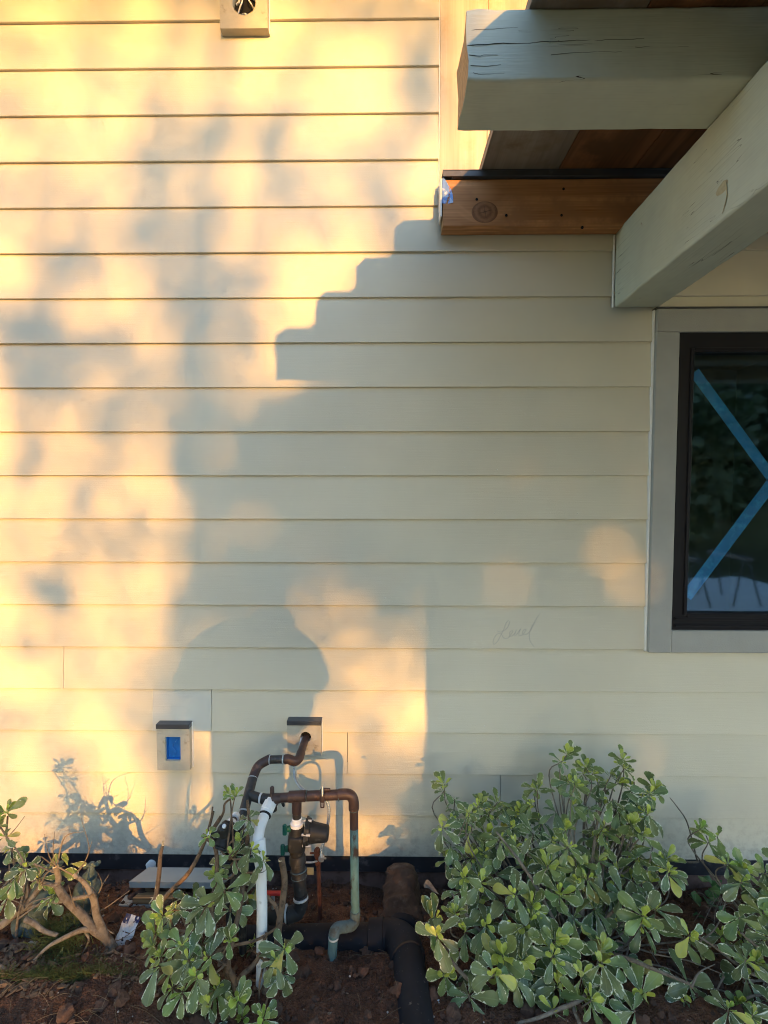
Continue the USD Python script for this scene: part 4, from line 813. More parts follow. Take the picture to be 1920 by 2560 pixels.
# ------------------------------------------------------------------ shrubs
def twig(pts, r0, r1, n=7, k=5):
    q = spline(pts, k) if len(pts) > 2 else np.array(pts, float)
    q = q + (meshkit.fbm(np.repeat(q[:, None], 3, 1) * 9 + np.arange(3)[None, :, None] * 7.7, 2, 3) - .5) * min(.012, r0 * 1.2)
    return tube(q, np.linspace(r0, r1, len(q)), n)
def shrub(name, label, base, ros, branches, cap=300, bark='bark', seed=0, stubs=(), hub=None):
    """ros: (point, axis, kind, leaf length); branches: (points, r0, r1[, label]) drawn as given."""
    rng = np.random.default_rng(seed); t = thing(name, label, 'shrub', base)
    for b in branches: obj('branch', twig(b[0], b[1], b[2], 9), MAT[bark], t, smooth=50, label=b[3] if len(b) > 3 else None)
    for p, r_, d_ in stubs:          # pale sawn face on a cut stub
        d_ = np.array(d_, float) / np.linalg.norm(d_); obj('cut_face', lathe(p - d_ * .002, p + d_ * .0012, [(0, r_), (1, r_ * .92)], 9), MAT['cut_wood'], t)
    leaves = []
    for (c, ax, kind, size) in ros:
        for v, lk in rosette(np.array(c, float), np.array(ax, float), kind, size, rng): leaves.append((v, lk))
        h = hub(np.array(c)) if hub else None
        if h is not None:
            ax_ = np.array(ax) / np.linalg.norm(ax); c = np.array(c); L = np.linalg.norm(h - c)
            mid = c - ax_ * min(.35 * L, .09); low = h * .6 + mid * .4 + rng.normal(0, .012, 3) - [0, 0, .01]
            obj('branch', twig([c, mid, low, h], .0014, .0032, 6, 5), MAT[bark], t, smooth=50)
    view = EYE; order = sorted(range(len(leaves)), key=lambda i: -np.linalg.norm(leaves[i][0][35] - leaves[i][0][0]) / np.linalg.norm(leaves[i][0].mean(0) - view))
    for i in order[:cap]: obj('leaf', (leaves[i][0], LF), MAT[leaves[i][1]], t, smooth=True, uv=LUV)
    rest = {}
    for i in order[cap:]: rest.setdefault(leaves[i][1], []).append(leaves[i][0])
    for lk, vs in rest.items(): obj('smaller_leaves', join(*[(v, LF) for v in vs]), MAT[lk], t, smooth=True, uv=np.tile(LUV, (len(vs), 1)), kind='stuff')
    return t
def axis_at(px, py, rng, out=.35, up=1.0, side=0.0):
    return np.array([side + rng.normal(0, .22), -out + rng.normal(0, .2), up + rng.normal(0, .12)])
rg_ = np.random.default_rng(5)
# --- the big variegated shrub on the right: shoot tips read off the photograph (px of a crop), distance growing downwards
def rc(cx, cyy): return 1000 + cx / 1.803, 1850 + cyy / 1.803
def rD(py, j=0): return np.interp(py, [1860, 1950, 2060, 2180, 2300, 2420, 2520, 2620], [.17, .20, .27, .35, .44, .54, .62, .68]) + j
BIG = '''200,200,y,.8 755,60,y,.7 840,120,y,.75 870,150,y,.6 1005,85,y,.8 950,160,y,.55 1010,130,y,.7 985,195,y,.7 1150,215,y,.95 1130,240,m,.8 245,265,m,.8 370,285,y,.95 350,300,m,.8 470,300,m,.9 440,280,y,.7
550,335,y,.95 520,330,m,.9 620,225,y,.8 640,370,m,.8 760,185,m,.9 790,205,y,.7 775,290,m,.8 890,190,m,.8 960,265,m,.9 1050,215,m,.9 1120,330,m,1.15 985,315,m,.8 1045,375,y,.9 235,365,m,.9 190,395,m,.9 230,470,m,.8
390,420,y,.8 330,530,m,1. 378,505,y,.75 520,470,y,.6 570,490,m,.95 505,385,m,.9 668,565,y,1. 640,590,m,.9 745,400,y,.8 830,470,m,1.1 880,440,m,.9 920,395,m,.9 1000,430,m,.9 1095,430,y,.8 1140,480,m,.9 1200,535,y,1. 1210,580,m,1.
1070,530,m,.9 820,560,y,.9 850,620,m,1.1 980,600,m,1. 1050,620,m,.9 290,615,y,.85 275,680,m,.9 365,640,m,.9 520,690,m,.9 600,750,y,1.1 590,800,m,1.1 720,690,y,1. 735,740,m,1. 790,640,m,1. 940,680,m,1.1 1010,700,m,1.
350,750,m,1. 470,760,m,1. 560,830,m,1. 390,830,m,1.1 165,880,m,1.1 150,815,y,.85 250,780,y,.6 290,860,m,.9 705,900,y,1. 700,930,m,1.2 640,850,m,1. 870,830,m,1.1 960,830,m,1. 1100,795,y,1. 1090,830,m,1. 1235,800,y,1. 1240,850,m,1.15 1150,760,m,1. 1310,880,m,1.
205,1055,y,.85 230,1125,m,.95 310,1150,m,1. 345,1000,m,1. 465,970,y,1.05 450,1010,m,1.1 550,990,m,1. 510,1060,m,1. 600,1050,m,1. 750,1060,m,1.3 720,1110,m,1.1 800,1180,m,1.1 690,970,m,1. 905,955,y,1. 910,1000,m,1.25 960,1110,m,1. 870,1170,m,1.1 570,1130,m,1.1 630,1150,m,1.1 690,1220,m,1.1
1090,1150,m,1.2 1110,1090,m,1. 1310,1100,m,1.4 1280,1170,m,1. 1060,1220,m,1. 950,1230,m,1.1 430,1050,m,1. 760,480,m,.9 690,450,m,.8 600,420,m,.9 450,440,m,.9 430,600,m,.9 560,600,m,.9 720,540,m,.9 900,540,m,1. 1130,640,m,.9 880,760,m,1.1 1010,780,m,1. 620,680,m,.9 480,860,m,1. 780,800,m,1. 820,1060,m,1.1 1000,1000,m,1. 310,420,m,.8 310,330,y,.7 590,285,m,.7 700,320,m,.8 850,300,m,.8 1080,290,m,.8'''.split()
ros = []
for q in BIG:
    if rg_.random() < .07: continue
    cx, cyy, k, s = q.split(','); px, py = rc(float(cx), float(cyy)); D_ = max(.09, rD(py, rg_.normal(0, .035)) + (-.03 if k == 'm' else .0))
    ros.append((P(px, py, D_), axis_at(px, py, rg_, out=np.interp(py, [1850, 2100, 2500], [.12, .38, .62]), side=(px - 1330) / 900 * .6), k, .058 * float(s) * np.interp(py, [2000, 2300], [1.0, 1.14])))
    c0, a0, _, z0 = ros[-1]; a0 = a0 / np.linalg.norm(a0); (rg_.random() < (.72 if py < 2200 else .12)) and ros.append((c0 - a0 * .034 + rg_.normal(0, .010, 3) + [0, .012, 0], a0 + rg_.normal(0, .25, 3), 'm', z0 * .95))
bb = np.array([P(1440, 2440, .42)[0], -.40, 0]); bb[2] = ground_z(bb[0], .40)
def hub_big(c):
    f_ = rg_.uniform(.25, .55); p = bb + (c - bb) * f_; p[2] -= .06 * (1 - f_); p[1] = min(p[1], -.06); return p
br = [([bb + [0, 0, -.03], P(1400, 2330, .40), P(1330, 2200, .36), P(1240, 2080, .30)], .0085, .003), ([bb, P(1450, 2300, .38), P(1480, 2150, .30), P(1500, 2010, .24)], .008, .003),
      ([bb, P(1300, 2400, .46), P(1200, 2330, .44), P(1130, 2230, .38)], .008, .003), ([P(1118, 2390, .52), P(1160, 2440, .53), P(1230, 2490, .54), P(1330, 2500, .52), bb], .0042, .006),
      ([bb + [.0, 0, .02], P(1550, 2390, .50), P(1640, 2425, .56), P(1725, 2460, .60)], .006, .003), ([bb, P(1560, 2250, .36), P(1620, 2230, .32), P(1660, 2200, .28)], .005, .002),
      ([P(1600, 2165, .17), P(1640, 2150, .155), P(1737, 2155, .15), P(1740, 2140, .15), P(1718, 2060, .15), P(1690, 2015, .16), P(1675, 1995, .17)], .0042, .0012),
      ([bb, P(1470, 2480, .55), P(1380, 2530, .60), P(1290, 2560, .62)], .006, .003), ([bb, P(1430, 2500, .56), P(1450, 2560, .62)], .006, .004)]
shrub('variegated_shrub', 'dense variegated shrub of cream-edged green leaves right of the drain pipe', bb, ros, br, hub=hub_big, seed=21)
# --- its neighbour at the frame's right edge
SIDE_ = '''1355,400,y,.8 1390,460,m,.95 1430,435,m,.9 1550,585,y,1. 1540,640,m,1.15 1600,660,m,1.05 1480,560,m,.9 1610,725,y,1. 1640,780,m,1. 1530,800,m,1.05 1540,890,m,1. 1450,880,m,1. 1560,990,m,1. 1560,1060,m,1.1 1600,1000,y,.9 1540,1195,y,1.1 1480,1210,m,.9 1590,1240,m,1.2 1650,600,m,1. 1690,700,m,1. 1700,900,m,1.1 1690,1080,m,1.1 1690,1200,m,1.1 1640,880,m,1. 1740,560,m,1. 1800,700,m,1. 1800,900,m,1.1 1850,800,m,1. 1880,1000,m,1.1'''.split()
ros = []
for q in SIDE_:
    cx, cyy, k, s = q.split(','); px, py = rc(float(cx), float(cyy)); D_ = max(.10, rD(py, rg_.normal(0, .03)))
    ros.append((P(px, py, D_), axis_at(px, py, rg_, out=np.interp(py, [1850, 2100, 2500], [.25, .45, .6]), side=-.15), k, .053 * float(s)))
b2 = np.array([P(1990, 2480, .45)[0], -.45, 0]); b2[2] = ground_z(b2[0], .45)
def hub_side(c):
    f_ = rg_.uniform(.2, .5); p = b2 + (c - b2) * f_; p[2] -= .04 * (1 - f_); return p
br = [([b2 + [0, 0, -.03], P(1930, 2330, .42), P(1880, 2220, .36), P(1830, 2180, .30), P(1790, 2140, .20), P(1765, 2090, .17)], .006, .0016), ([b2, P(1900, 2370, .46), P(1850, 2330, .45)], .006, .003), ([b2, P(1890, 2440, .50), P(1760, 2350, .47), P(1640, 2290, .42)], .004, .0016)]
tw = []
for i in range(46):
    x0, y0 = rg_.uniform(1480, 1960), rg_.uniform(2330, 2600); D_ = .40 + (y0 - 2330) / 270 * .18 + rg_.normal(0, .03); a0 = P(x0, y0, D_); L = rg_.uniform(.06, .2); dd = np.array([rg_.normal(.6, .5), rg_.normal(0, .25), rg_.normal(-.25, .3)]); dd /= np.linalg.norm(dd)
    tw.append(twig([a0, a0 + dd * L * .5 + rg_.normal(0, .008, 3), a0 + dd * L + rg_.normal(0, .01, 3)], rg_.uniform(.0012, .0034), .0008, 5, 4))
t_ = shrub('variegated_shrub', 'sparser variegated shrub at the right edge with bare grey twigs below', b2, ros, br, hub=hub_side, seed=22)
obj('bare_twigs', join(*tw), MAT['twig'], t_, smooth=50, kind='stuff')
# --- pruned shrub in front of the pipes
MIDS = '''588,1990,y,.62 575,1985,y,.5 622,2045,m,.7 520,2088,y,.6 602,2100,y,.75 628,2122,m,.9 585,2135,m,.9 658,2150,m,.85 540,2190,y,.75 548,2165,m,.7 482,2250,m,1.5 520,2262,m,1.15 562,2225,m,1.25 612,2235,m,1.1 642,2215,m,1.05 575,2275,m,1.15 432,2275,m,1.05 405,2290,y,.85 500,2320,m,1.2 388,2335,y,1.0 382,2365,y,.95 400,2392,y,.8 392,2410,m,1.35 372,2450,m,1.2 430,2420,m,1.1 470,2400,m,1.05 520,2395,m,1.1 490,2440,m,1.05 540,2425,m,1.05 575,2350,y,.75 612,2385,m,1.1 628,2365,m,1. 455,2480,y,.9 470,2535,m,1.25 540,2470,m,1.1 520,2510,m,1.1 592,2500,y,1. 605,2545,m,1.4 640,2490,m,1.1 660,2545,y,1.0 690,2560,m,1.3 560,2545,m,1.1 430,2470,m,.7 702,2328,m,.85 712,2370,m,1.1 692,2400,m,1. 708,2432,m,1. 640,2580,m,1.3 560,2590,m,1.3 450,2590,m,1.2 500,2590,m,1.2 505,2360,m,1.0 455,2360,m,1.0'''.split()
ros = []
for qi, q in enumerate(MIDS):
    px, py, k, s = q.split(','); px, py = float(px), float(py)
    if py > 2570 or (qi % 5 == 3 and py > 2300): continue
    D_ = (np.interp(py, [1980, 2100, 2250, 2400, 2500, 2600], [.42, .46, .50, .56, .60, .64]) if not (595 < px < 690 and 2160 < py < 2490) else .38) + rg_.normal(0, .02)
    ros.append((P(px, py, D_), axis_at(px, py, rg_, out=.42, up=.9, side=(px - 540) / 700), k, .047 * float(s)))
bm = np.array([P(560, 2500, .56)[0], -.52, 0]); bm[2] = ground_z(bm[0], .52) + .0
def hub_mid(c):
    n_ = [P(470, 2330, .53), P(560, 2400, .55), P(520, 2480, .56), P(660, 2400, .54), P(600, 2240, .50), P(585, 2140, .46)]
    return min(n_, key=lambda q: np.linalg.norm(q - c) + rg_.uniform(0, .04))
br = [([P(378, 2420, .46), P(386, 2300, .44), P(392, 2230, .43), P(402, 2140, .42), P(408, 2112, .42)], .0085, .0042, 'snapped bare stem with a ragged tip'),
      ([P(385, 2370, .45), P(398, 2268, .44), P(470, 2180, .43), P(510, 2105, .42), P(532, 2030, .41)], .0075, .0035), ([P(508, 2108, .42), P(523, 2070, .42), P(531, 2018, .41)], .004, .002), ([P(512, 2100, .42), P(537, 2060, .42), P(550, 2040, .42)], .003, .0016), ([P(515, 2098, .42), P(555, 2040, .42), P(562, 2010, .42), P(583, 1993, .42)], .004, .0024),
      ([P(506, 2086, .44), P(535, 2115, .45), P(543, 2160, .46), P(540, 2200, .47)], .0045, .0055), ([P(540, 2200, .47), P(530, 2300, .52), bm], .005, .007), ([P(618, 2000, .40), P(622, 2060, .42), P(612, 2140, .44), P(604, 2250, .49), P(570, 2400, .55), bm], .0035, .008),
      ([P(703, 2148, .42), P(712, 2200, .43), P(706, 2260, .45), P(695, 2320, .47), P(690, 2390, .50), P(660, 2480, .54)], .0082, .0095, 'thick cut stem with a sawn top'), ([P(668, 2240, .45), P(690, 2265, .455), P(698, 2290, .46)], .005, .006),
      ([P(690, 2320, .48), P(640, 2350, .52), P(560, 2370, .54), P(500, 2400, .56)], .003, .004), ([P(545, 2355, .52), P(565, 2410, .54), P(585, 2450, .55), P(588, 2500, .56), bm], .0055, .009), ([bm + [0, 0, -.03], P(600, 2440, .55), P(640, 2400, .54), P(665, 2330, .50)], .008, .004),
      ([P(395, 2435, .55), P(440, 2475, .57), P(500, 2520, .58), bm], .006, .008), ([P(420, 2520, .60), P(480, 2540, .60), P(560, 2560, .60)], .004, .004)]
stb = [(P(703, 2148, .42), .0088, P(703, 2148, .42) - P(712, 2200, .43)), (P(545, 2355, .52), .0052, P(545, 2355, .52) - P(565, 2410, .54))]
t_ = shrub('variegated_shrub', 'cut-back variegated shrub with bare stems growing in front of the pipes', bm, ros, br, bark='bark_brown', hub=hub_mid, seed=23, stubs=stb)
sp = []
for i in range(7):
    a0 = P(408 + rg_.uniform(-3, 3), 2114, .42); sp.append(tube([a0, a0 + [rg_.normal(.003, .004), rg_.normal(0, .003), rg_.uniform(.012, .03)]], [.0014, .0003], 5))
for i in range(6):
    a0 = P(388 + rg_.uniform(-6, 6), 2245, .43); sp.append(tube([a0, a0 + [rg_.normal(0, .008), -.004, rg_.normal(0, .012)]], [.002, .0004], 5))
obj('splinters', join(*sp), MAT['cut_wood'], t_, kind='stuff')
# --- heavily pruned shrub on the left
LEFT = [(15, 2030, 'y', .95), (28, 2120, 'm', .75), (62, 2150, 'm', .85), (78, 2455, 'm', 1.2), (72, 2470, 'm', 1.15), (118, 2485, 'm', .9), (320, 2455, 'm', .85), (10, 2440, 'm', 1.1), (290, 2465, 'm', .9)]
ros = []
for px, py, k, s in LEFT:
    D_ = np.interp(py, [2030, 2200, 2350, 2500], [.36, .37, .44, .53]); ros.append((P(px, py, D_), axis_at(px, py, rg_, out=.4, up=.9), k, .052 * s))
# shoots just outside the frame whose shadows fall on the lowest boards
for px, py, k, s in [(150, 1925, 'y', .8), (165, 1950, 'm', .7), (205, 2010, 'm', .8), (232, 2030, 'm', .8), (135, 2045, 'm', 1.0), (170, 2060, 'm', 1.1), (185, 2030, 'm', .9), (250, 2075, 'm', .9), (262, 2062, 'y', .8), (150, 2110, 'm', .8), (110, 2105, 'm', .9)]:
    ros.append((S(px, py, .40), axis_at(px, py, rg_, out=.3, up=.9), k, .048 * s))
bl = np.array([P(300, 2400, .46)[0], -.46, 0]); bl[2] = ground_z(bl[0], .46)
DL = .40
out = S(190, 2110, .40)
br = [([bl + [.0, 0, -.02], P(266, 2345, .45), P(236, 2322, .44), P(206, 2282, .42), P(162, 2244, .41), P(141, 2216, .405)], .0125, .0095, 'thick grey pruned limb'), ([P(141, 2218, .405), P(146, 2196, .40), P(138, 2164, .40)], .0085, .0072, 'cut stub with a pale sawn side'),
      ([P(264, 2340, .45), P(247, 2290, .43), P(238, 2246, .42), P(229, 2231, .42)], .0105, .0085), ([P(229, 2233, .42), P(212, 2205, .41), P(186, 2188, .40)], .0066, .0050), ([P(231, 2234, .42), P(224, 2238, .42), P(155, 2252, .40), P(52, 2276, .39), P(-30, 2330, .40)], .0045, .0062),
      ([P(236, 2322, .44), P(200, 2326, .45), P(152, 2348, .47), P(118, 2370, .48), P(80, 2408, .50)], .0075, .0032), ([P(52, 2276, .39), P(70, 2256, .39), P(102, 2216, .385), P(106, 2206, .385)], .0090, .0066, 'broken limb showing pale wood'), ([P(46, 2272, .39), P(10, 2306, .40), P(-30, 2335, .41)], .0095, .0105),
      ([P(138, 2216, .405), P(92, 2204, .39), P(62, 2194, .385), P(50, 2188, .385)], .0052, .0035), ([P(66, 2198, .386), P(66, 2240, .386), P(50, 2266, .388)], .0042, .0055), ([P(64, 2196, .385), P(67, 2165, .38)], .003, .0024), ([P(36, 2165, .372), P(26, 2110, .366), P(17, 2092, .364), P(20, 2040, .36)], .0036, .0024), ([P(36, 2165, .372), P(30, 2190, .374), P(-5, 2235, .38)], .0036, .004),
      ([P(17, 2092, .364), P(2, 2068, .36), P(-12, 2050, .36)], .0026, .0018), ([P(18, 2094, .364), P(40, 2070, .36), P(62, 2040, .36)], .0014, .0007), ([P(86, 2160, .384), P(120, 2176, .39), P(140, 2184, .395)], .0022, .0018),
      ([bl + [.004, 0, -.012], P(256, 2412, .48), P(200, 2425, .49), P(150, 2430, .495), P(130, 2440, .50), P(104, 2458, .51), P(62, 2458, .52), P(30, 2440, .52), P(-20, 2412, .52)], .0120, .0065, 'low grey limb bending along the soil'), ([P(150, 2432, .495), P(110, 2414, .49), P(60, 2420, .49)], .006, .004),
      ([P(60, 2300, .44), P(84, 2312, .445), P(110, 2330, .45), P(145, 2338, .455)], .0075, .005), ([P(214, 2330, .44), P(222, 2350, .45), P(206, 2384, .46)], .004, .0014), ([P(250, 2305, .43), P(266, 2322, .44), P(284, 2334, .44)], .002, .0014),
      ([P(-30, 2335, .41), out + [-.02, 0, -.12], out, S(205, 2010, .4), S(160, 1935, .4)], .005, .0016), ([out, S(225, 2085, .4), S(255, 2065, .4)], .003, .0014), ([S(205, 2010, .4), S(190, 2040, .4), S(170, 2060, .4), S(180, 2110, .4)], .002, .002), ([S(195, 2000, .4), S(220, 2025, .4), S(245, 2055, .4)], .002, .0015)]
stb = [(P(138, 2164, .40), .0078, P(138, 2164, .40) - P(146, 2196, .40)), (P(186, 2188, .40), .0054, P(186, 2188, .40) - P(212, 2205, .41)), (P(106, 2206, .385), .0070, P(106, 2206, .385) - P(70, 2256, .39))]
t_ = shrub('pruned_shrub', 'hard-pruned shrub of thick bare grey limbs at the left edge', bl, ros, br, seed=24, stubs=stb)
rr_ = np.random.default_rng(31)
for i in range(26):                                   # thin bare twigs tangled through the limbs
    px, py = [(30, 2250), (100, 2215), (141, 2170), (186, 2190), (240, 2245), (205, 2290), (120, 2370), (60, 2275), (262, 2340)][i % 9]
    a0 = P(px, py, .40); dd = np.array([rr_.normal(.1, .6), rr_.normal(-.1, .3), rr_.uniform(.1, 1.0)]); dd /= np.linalg.norm(dd); L = rr_.uniform(.06, .17)
    obj('branch', twig([a0, a0 + dd * L * .5 + rr_.normal(0, .010, 3), a0 + dd * L + rr_.normal(0, .016, 3)], rr_.uniform(.0014, .0028), .0006, 6, 5), MAT['twig'], t_, smooth=50)
for px, py, a, s in [(55, 2160, 80, 1.3), (40, 2200, 240, 1.2), (130, 2160, 55, 1.2), (165, 2150, 95, .9), (160, 2182, 10, 1.4), (190, 2160, 12, 1.1), (178, 2190, 250, .7), (220, 2210, 95, .7), (100, 2170, 250, .8), (150, 2390, 255, 1.1), (75, 2430, 100, .9), (320, 2440, 70, .8), (282, 2465, 175, .85), (182, 2455, 60, .9), (207, 2462, 80, .8), (130, 2480, 170, 1.0)]:
    D_ = np.interp(py, [2030, 2200, 2350, 2500], [.37, .38, .46, .53]); c = P(px, py, D_); an = math.radians(a); tt_ = np.array([math.cos(an), -.25, math.sin(an)])
    obj('leaf', (leaf(c - tt_ * .02, tt_, np.array([.1, -.8, .6]) + rr_.normal(0, .25, 3), .050 * s, .021 * s, rr_.uniform(0, .2), rr_), LF), MAT['leaf_mid' if rr_.random() < .5 else 'leaf_old'], t_, smooth=True, uv=LUV)

# --- dark weeds in the gap at the back right
wo = P(1800, 2260, .20); w_ = thing('leafy_weed', 'dark green broad-leaved weed in the shade against the base strip', 'weed', wo)
rw_ = np.random.default_rng(41)
for i in range(38):
    px, py = rw_.uniform(1715, 1880), rw_.uniform(2185, 2350); D_ = np.interp(py, [2185, 2350], [.10, .32]); c = P(px, py, D_); tt_ = np.array([rw_.normal(0, .7), rw_.uniform(-1, -.2), rw_.normal(-.1, .35)]); s = rw_.uniform(.028, .046)
    obj('leaf', (leaf(c, tt_, np.array([0, -.4, 1]) + rw_.normal(0, .3, 3), s, s * .72, .2, rw_), LF), MAT['weed_leaf'], w_, smooth=True, uv=LUV)
    if i % 3 == 0: obj('stem', twig([c, c * .5 + wo * .5 + [0, .01, .01], wo + rw_.normal(0, .01, 3)], .0008, .0012, 5, 4), MAT['twig'], w_)

# ------------------------------------------------------------------ ground litter
rl_ = np.random.default_rng(51)
def flat_leaf(px, py, a, L, W, mat, name, label, group=None, D_=None, lift=.006):
    if D_ is None:                                    # where the view ray meets the soil
        Ds = np.linspace(.02, .75, 400); pp = np.array([P(px, py, q) for q in Ds]); h = pp[:, 2] - np.array([soil_z(p[0], -p[1]) for p in pp]); k = np.argmax(h < 0) if (h < 0).any() else len(Ds) - 1; c = pp[k] + [0, 0, lift]
    else: c = P(px, py, D_)
    an = math.radians(a); t = np.array([math.cos(an), math.sin(an), rl_.uniform(-.1, .3)]); v = leaf(c - t * L / 2, t, np.array([rl_.normal(0, .3), -.35, 1.0]), L, W, rl_.uniform(-.25, .1), rl_, fold=.5, wave=.25)
    return tag(obj(name, (v, LF), MAT[mat], smooth=True, uv=LUV), label, 'leaf', group)
flat_leaf(936, 2390, 100, .040, .016, 'dry_leaf', 'fallen_leaf', 'tan dead leaf lying right under the black drain coupling')
flat_leaf(975, 2415, 40, .055, .022, 'dry_leaf', 'fallen_leaf', 'large curled tan dead leaf against the side of the black drain pipe')
flat_leaf(946, 2432, 80, .040, .018, 'leaf_old', 'fallen_leaf', 'fallen leaf still grey-green, between the tan ones by the drain pipe')
flat_leaf(932, 2462, 60, .038, .018, 'dry_leaf', 'fallen_leaf', 'reddish brown dead leaf left of the grey-green fallen leaf')
flat_leaf(946, 2495, 70, .060, .022, 'dry_leaf', 'fallen_leaf', 'longest tan dead leaf on the bare dirt below the drain coupling')
flat_leaf(965, 2502, 85, .045, .012, 'dry_leaf', 'fallen_leaf', 'narrow rolled brown leaf beside the longest tan dead leaf')
flat_leaf(990, 2498, 120, .040, .018, 'dry_leaf', 'fallen_leaf', 'folded brown leaf touching the lower length of drain pipe')
flat_leaf(790, 2437, 100, .036, .016, 'dry_leaf', 'fallen_leaf', 'lone upright tan leaf on bare dirt below the corroded pipe foot')
flat_leaf(898, 2485, 150, .032, .022, 'dry_leaf_grey', 'fallen_leaf', 'roundish olive-brown leaf in the middle of the bare dirt')
flat_leaf(783, 2392, 5, .028, .008, 'straw', 'fallen_leaf', 'short straw-coloured sliver on dirt left of the corroded pipe foot')
for px, py, a in [(905, 2252, 50), (920, 2262, 60), (935, 2275, 20), (915, 2290, 10), (940, 2290, 35), (900, 2285, 70), (925, 2300, 15), (950, 2270, 80)]:
    flat_leaf(px, py, a, .045, .016, 'dry_leaf_grey', 'dry_leaf', 'grey-brown dry leaf in the heap behind the foot of the corroded copper leg', 'heap of grey dry leaves')
flat_leaf(1078, 2232, 140, .035, .016, 'dry_leaf_grey', 'fallen_leaf', 'pale grey dead leaf on the soil right of the mud-caked stub')
for i, (px, py) in enumerate([(1480, 2470), (1510, 2545), (1720, 2555), (1660, 2545), (1560, 2555), (1380, 2550)]):
    flat_leaf(px, py, rl_.uniform(0, 180), .045, .022, 'dry_leaf', 'dry_leaf', 'tan dead leaf fallen among the stems beneath the right-hand shrubs', 'dead leaves beneath the right shrubs')
# crumbs of soil, pebbles, fibres
cl_, pb_, fb_ = [], [], []
ico = trimesh.creation.icosphere(1); IV, IF = np.array(ico.vertices), np.array(ico.faces)
for i in range(2600):
    x, d = rl_.uniform(-1.5, 1.55), rl_.uniform(.02, .72); s = min(.016, abs(rl_.standard_t(2.5)) * .0035 + .0015)
    cl_.append((IV * (1 + .35 * rl_.normal(0, 1, (len(IV), 1)).clip(-1, 1)) * s * [1, 1, .75] + [x, -d, soil_z(x, d) + s * .3], IF))
for i in range(260):
    x, d = rl_.uniform(-1.5, 1.55), rl_.uniform(.03, .72); s = rl_.uniform(.001, .0035); pb_.append((IV * s * [1, 1, .7] + [x, -d, soil_z(x, d) + s * .3], IF))
for i in range(650):
    x, d = (rl_.uniform(-1.5, -.45) if i % 3 else rl_.uniform(-.4, 1.5)), rl_.uniform(.05, .72); L = rl_.uniform(.02, .09); an = rl_.uniform(0, 3.14); p0 = np.array([x, -d, soil_z(x, d) + .003]); p2 = p0 + [math.cos(an) * L, math.sin(an) * L * .6, 0]; p2[2] = soil_z(p2[0], -p2[1]) + rl_.uniform(.002, .02)
    fb_.append(tube(spline([p0, (p0 + p2) / 2 + [0, 0, rl_.uniform(.0, .012)], p2], 3), .00045, 4, False))
ch = []
for i in range(420):
    px, py = (rl_.uniform(-60, 110), rl_.uniform(2360, 2560)) if i % 3 else (rl_.uniform(110, 640), rl_.uniform(2420, 2560)); D_ = np.interp(py, [2360, 2460, 2560], [.42, .50, .58]); q = P(px, py, D_); q[2] = soil_z(q[0], D_) + .003
    b_ = np.array(box(-.5, .5, -.5, .5, -.5, .5, .1).vertices) * [rl_.uniform(.006, .024), rl_.uniform(.004, .010), rl_.uniform(.0015, .004)]; a1, a2_ = rl_.uniform(0, 3.14), rl_.normal(0, .35)
    Rz = np.array([[math.cos(a1), -math.sin(a1), 0], [math.sin(a1), math.cos(a1), 0], [0, 0, 1]]); Rx = np.array([[1, 0, 0], [0, math.cos(a2_), -math.sin(a2_)], [0, math.sin(a2_), math.cos(a2_)]])
    hb_ = trimesh.convex.convex_hull(b_ @ Rx.T @ Rz.T + q); ch.append(tm(hb_))
tag(obj('bark_chips', join(*ch), MAT['bark_brown']), 'reddish bark chips strewn over the soil at the lower left', None, None, 'stuff')
tag(obj('soil_crumbs', join(*cl_), MAT['clod'], smooth=50), 'crumbs of dark soil strewn over the bed', None, None, 'stuff')
tag(obj('small_pebbles', join(*pb_), MAT['pebble']), 'tiny pale pebbles scattered on the soil', None, None, 'stuff')
tag(obj('dry_fibres', join(*fb_), MAT['straw']), 'dry straw and root fibres lying on the soil', None, None, 'stuff')
mo = []
for i in range(2600):
    if i < 1500: px, py = rl_.normal(150, 34), rl_.normal(2350, 42)
    else: px, py = rl_.normal(150, 90), rl_.normal(2500, 26)
    D_ = np.interp(py, [2250, 2350, 2500], [.37, .45, .54]); p0 = P(px, py, D_); gz = soil_z(p0[0], D_)
    if i < 1500: p0[2] = min(p0[2], gz + .05) if p0[2] > gz else gz
    else: p0[2] = gz
    L = rl_.uniform(.012, .034); dd = np.array([rl_.normal(0, .6), rl_.normal(-.3, .5), 1.0]); dd /= np.linalg.norm(dd)
    mo.append(tube([p0, p0 + dd * L * .6, p0 + dd * L + [rl_.normal(0, .005), 0, -.003]], [.0006, .0005, .0002], 3, False))
tag(obj('feathery_moss', join(*mo), MAT['moss_green']), 'feathery green ground cover under the pruned shrub', None, None, 'stuff')
for i, (pl, r_, lab) in enumerate([([(232, 2560), (265, 2510), (300, 2475)], .0055, 'bare brown stick lying on the dirt at the lower left'), ([(135, 2515), (180, 2490), (205, 2478)], .0022, 'thin pale twig on the moss beside the lime green label'), ([(275, 2280), (268, 2250), (272, 2235)], .0022, 'thin reddish twig standing upright left of the board stack'), ([(345, 2432), (368, 2490), (392, 2512)], .002, 'thin dry stem slanting down towards the white paper scrap'), ([(905, 2315), (960, 2305), (985, 2300)], .0024, 'grey twig resting on top of the black drain pipe')]):
    D0 = [.56, .53, .30, .50, .30][i]; tag(obj('fallen_stick', twig([P(x, y, D0 + k * -.01) for k, (x, y) in enumerate(pl)], r_, r_ * .7, 7), MAT['bark_brown' if i != 4 else 'twig'], smooth=50), lab, 'stick')
c2 = spline([P(1095, 2500, .55), P(1103, 2530, .57), P(1118, 2575, .60)], 30); sg = np.r_[0, np.cumsum(np.linalg.norm(np.diff(c2, axis=0), axis=1))]; tt = np.arange(0, sg[-1], .0012)
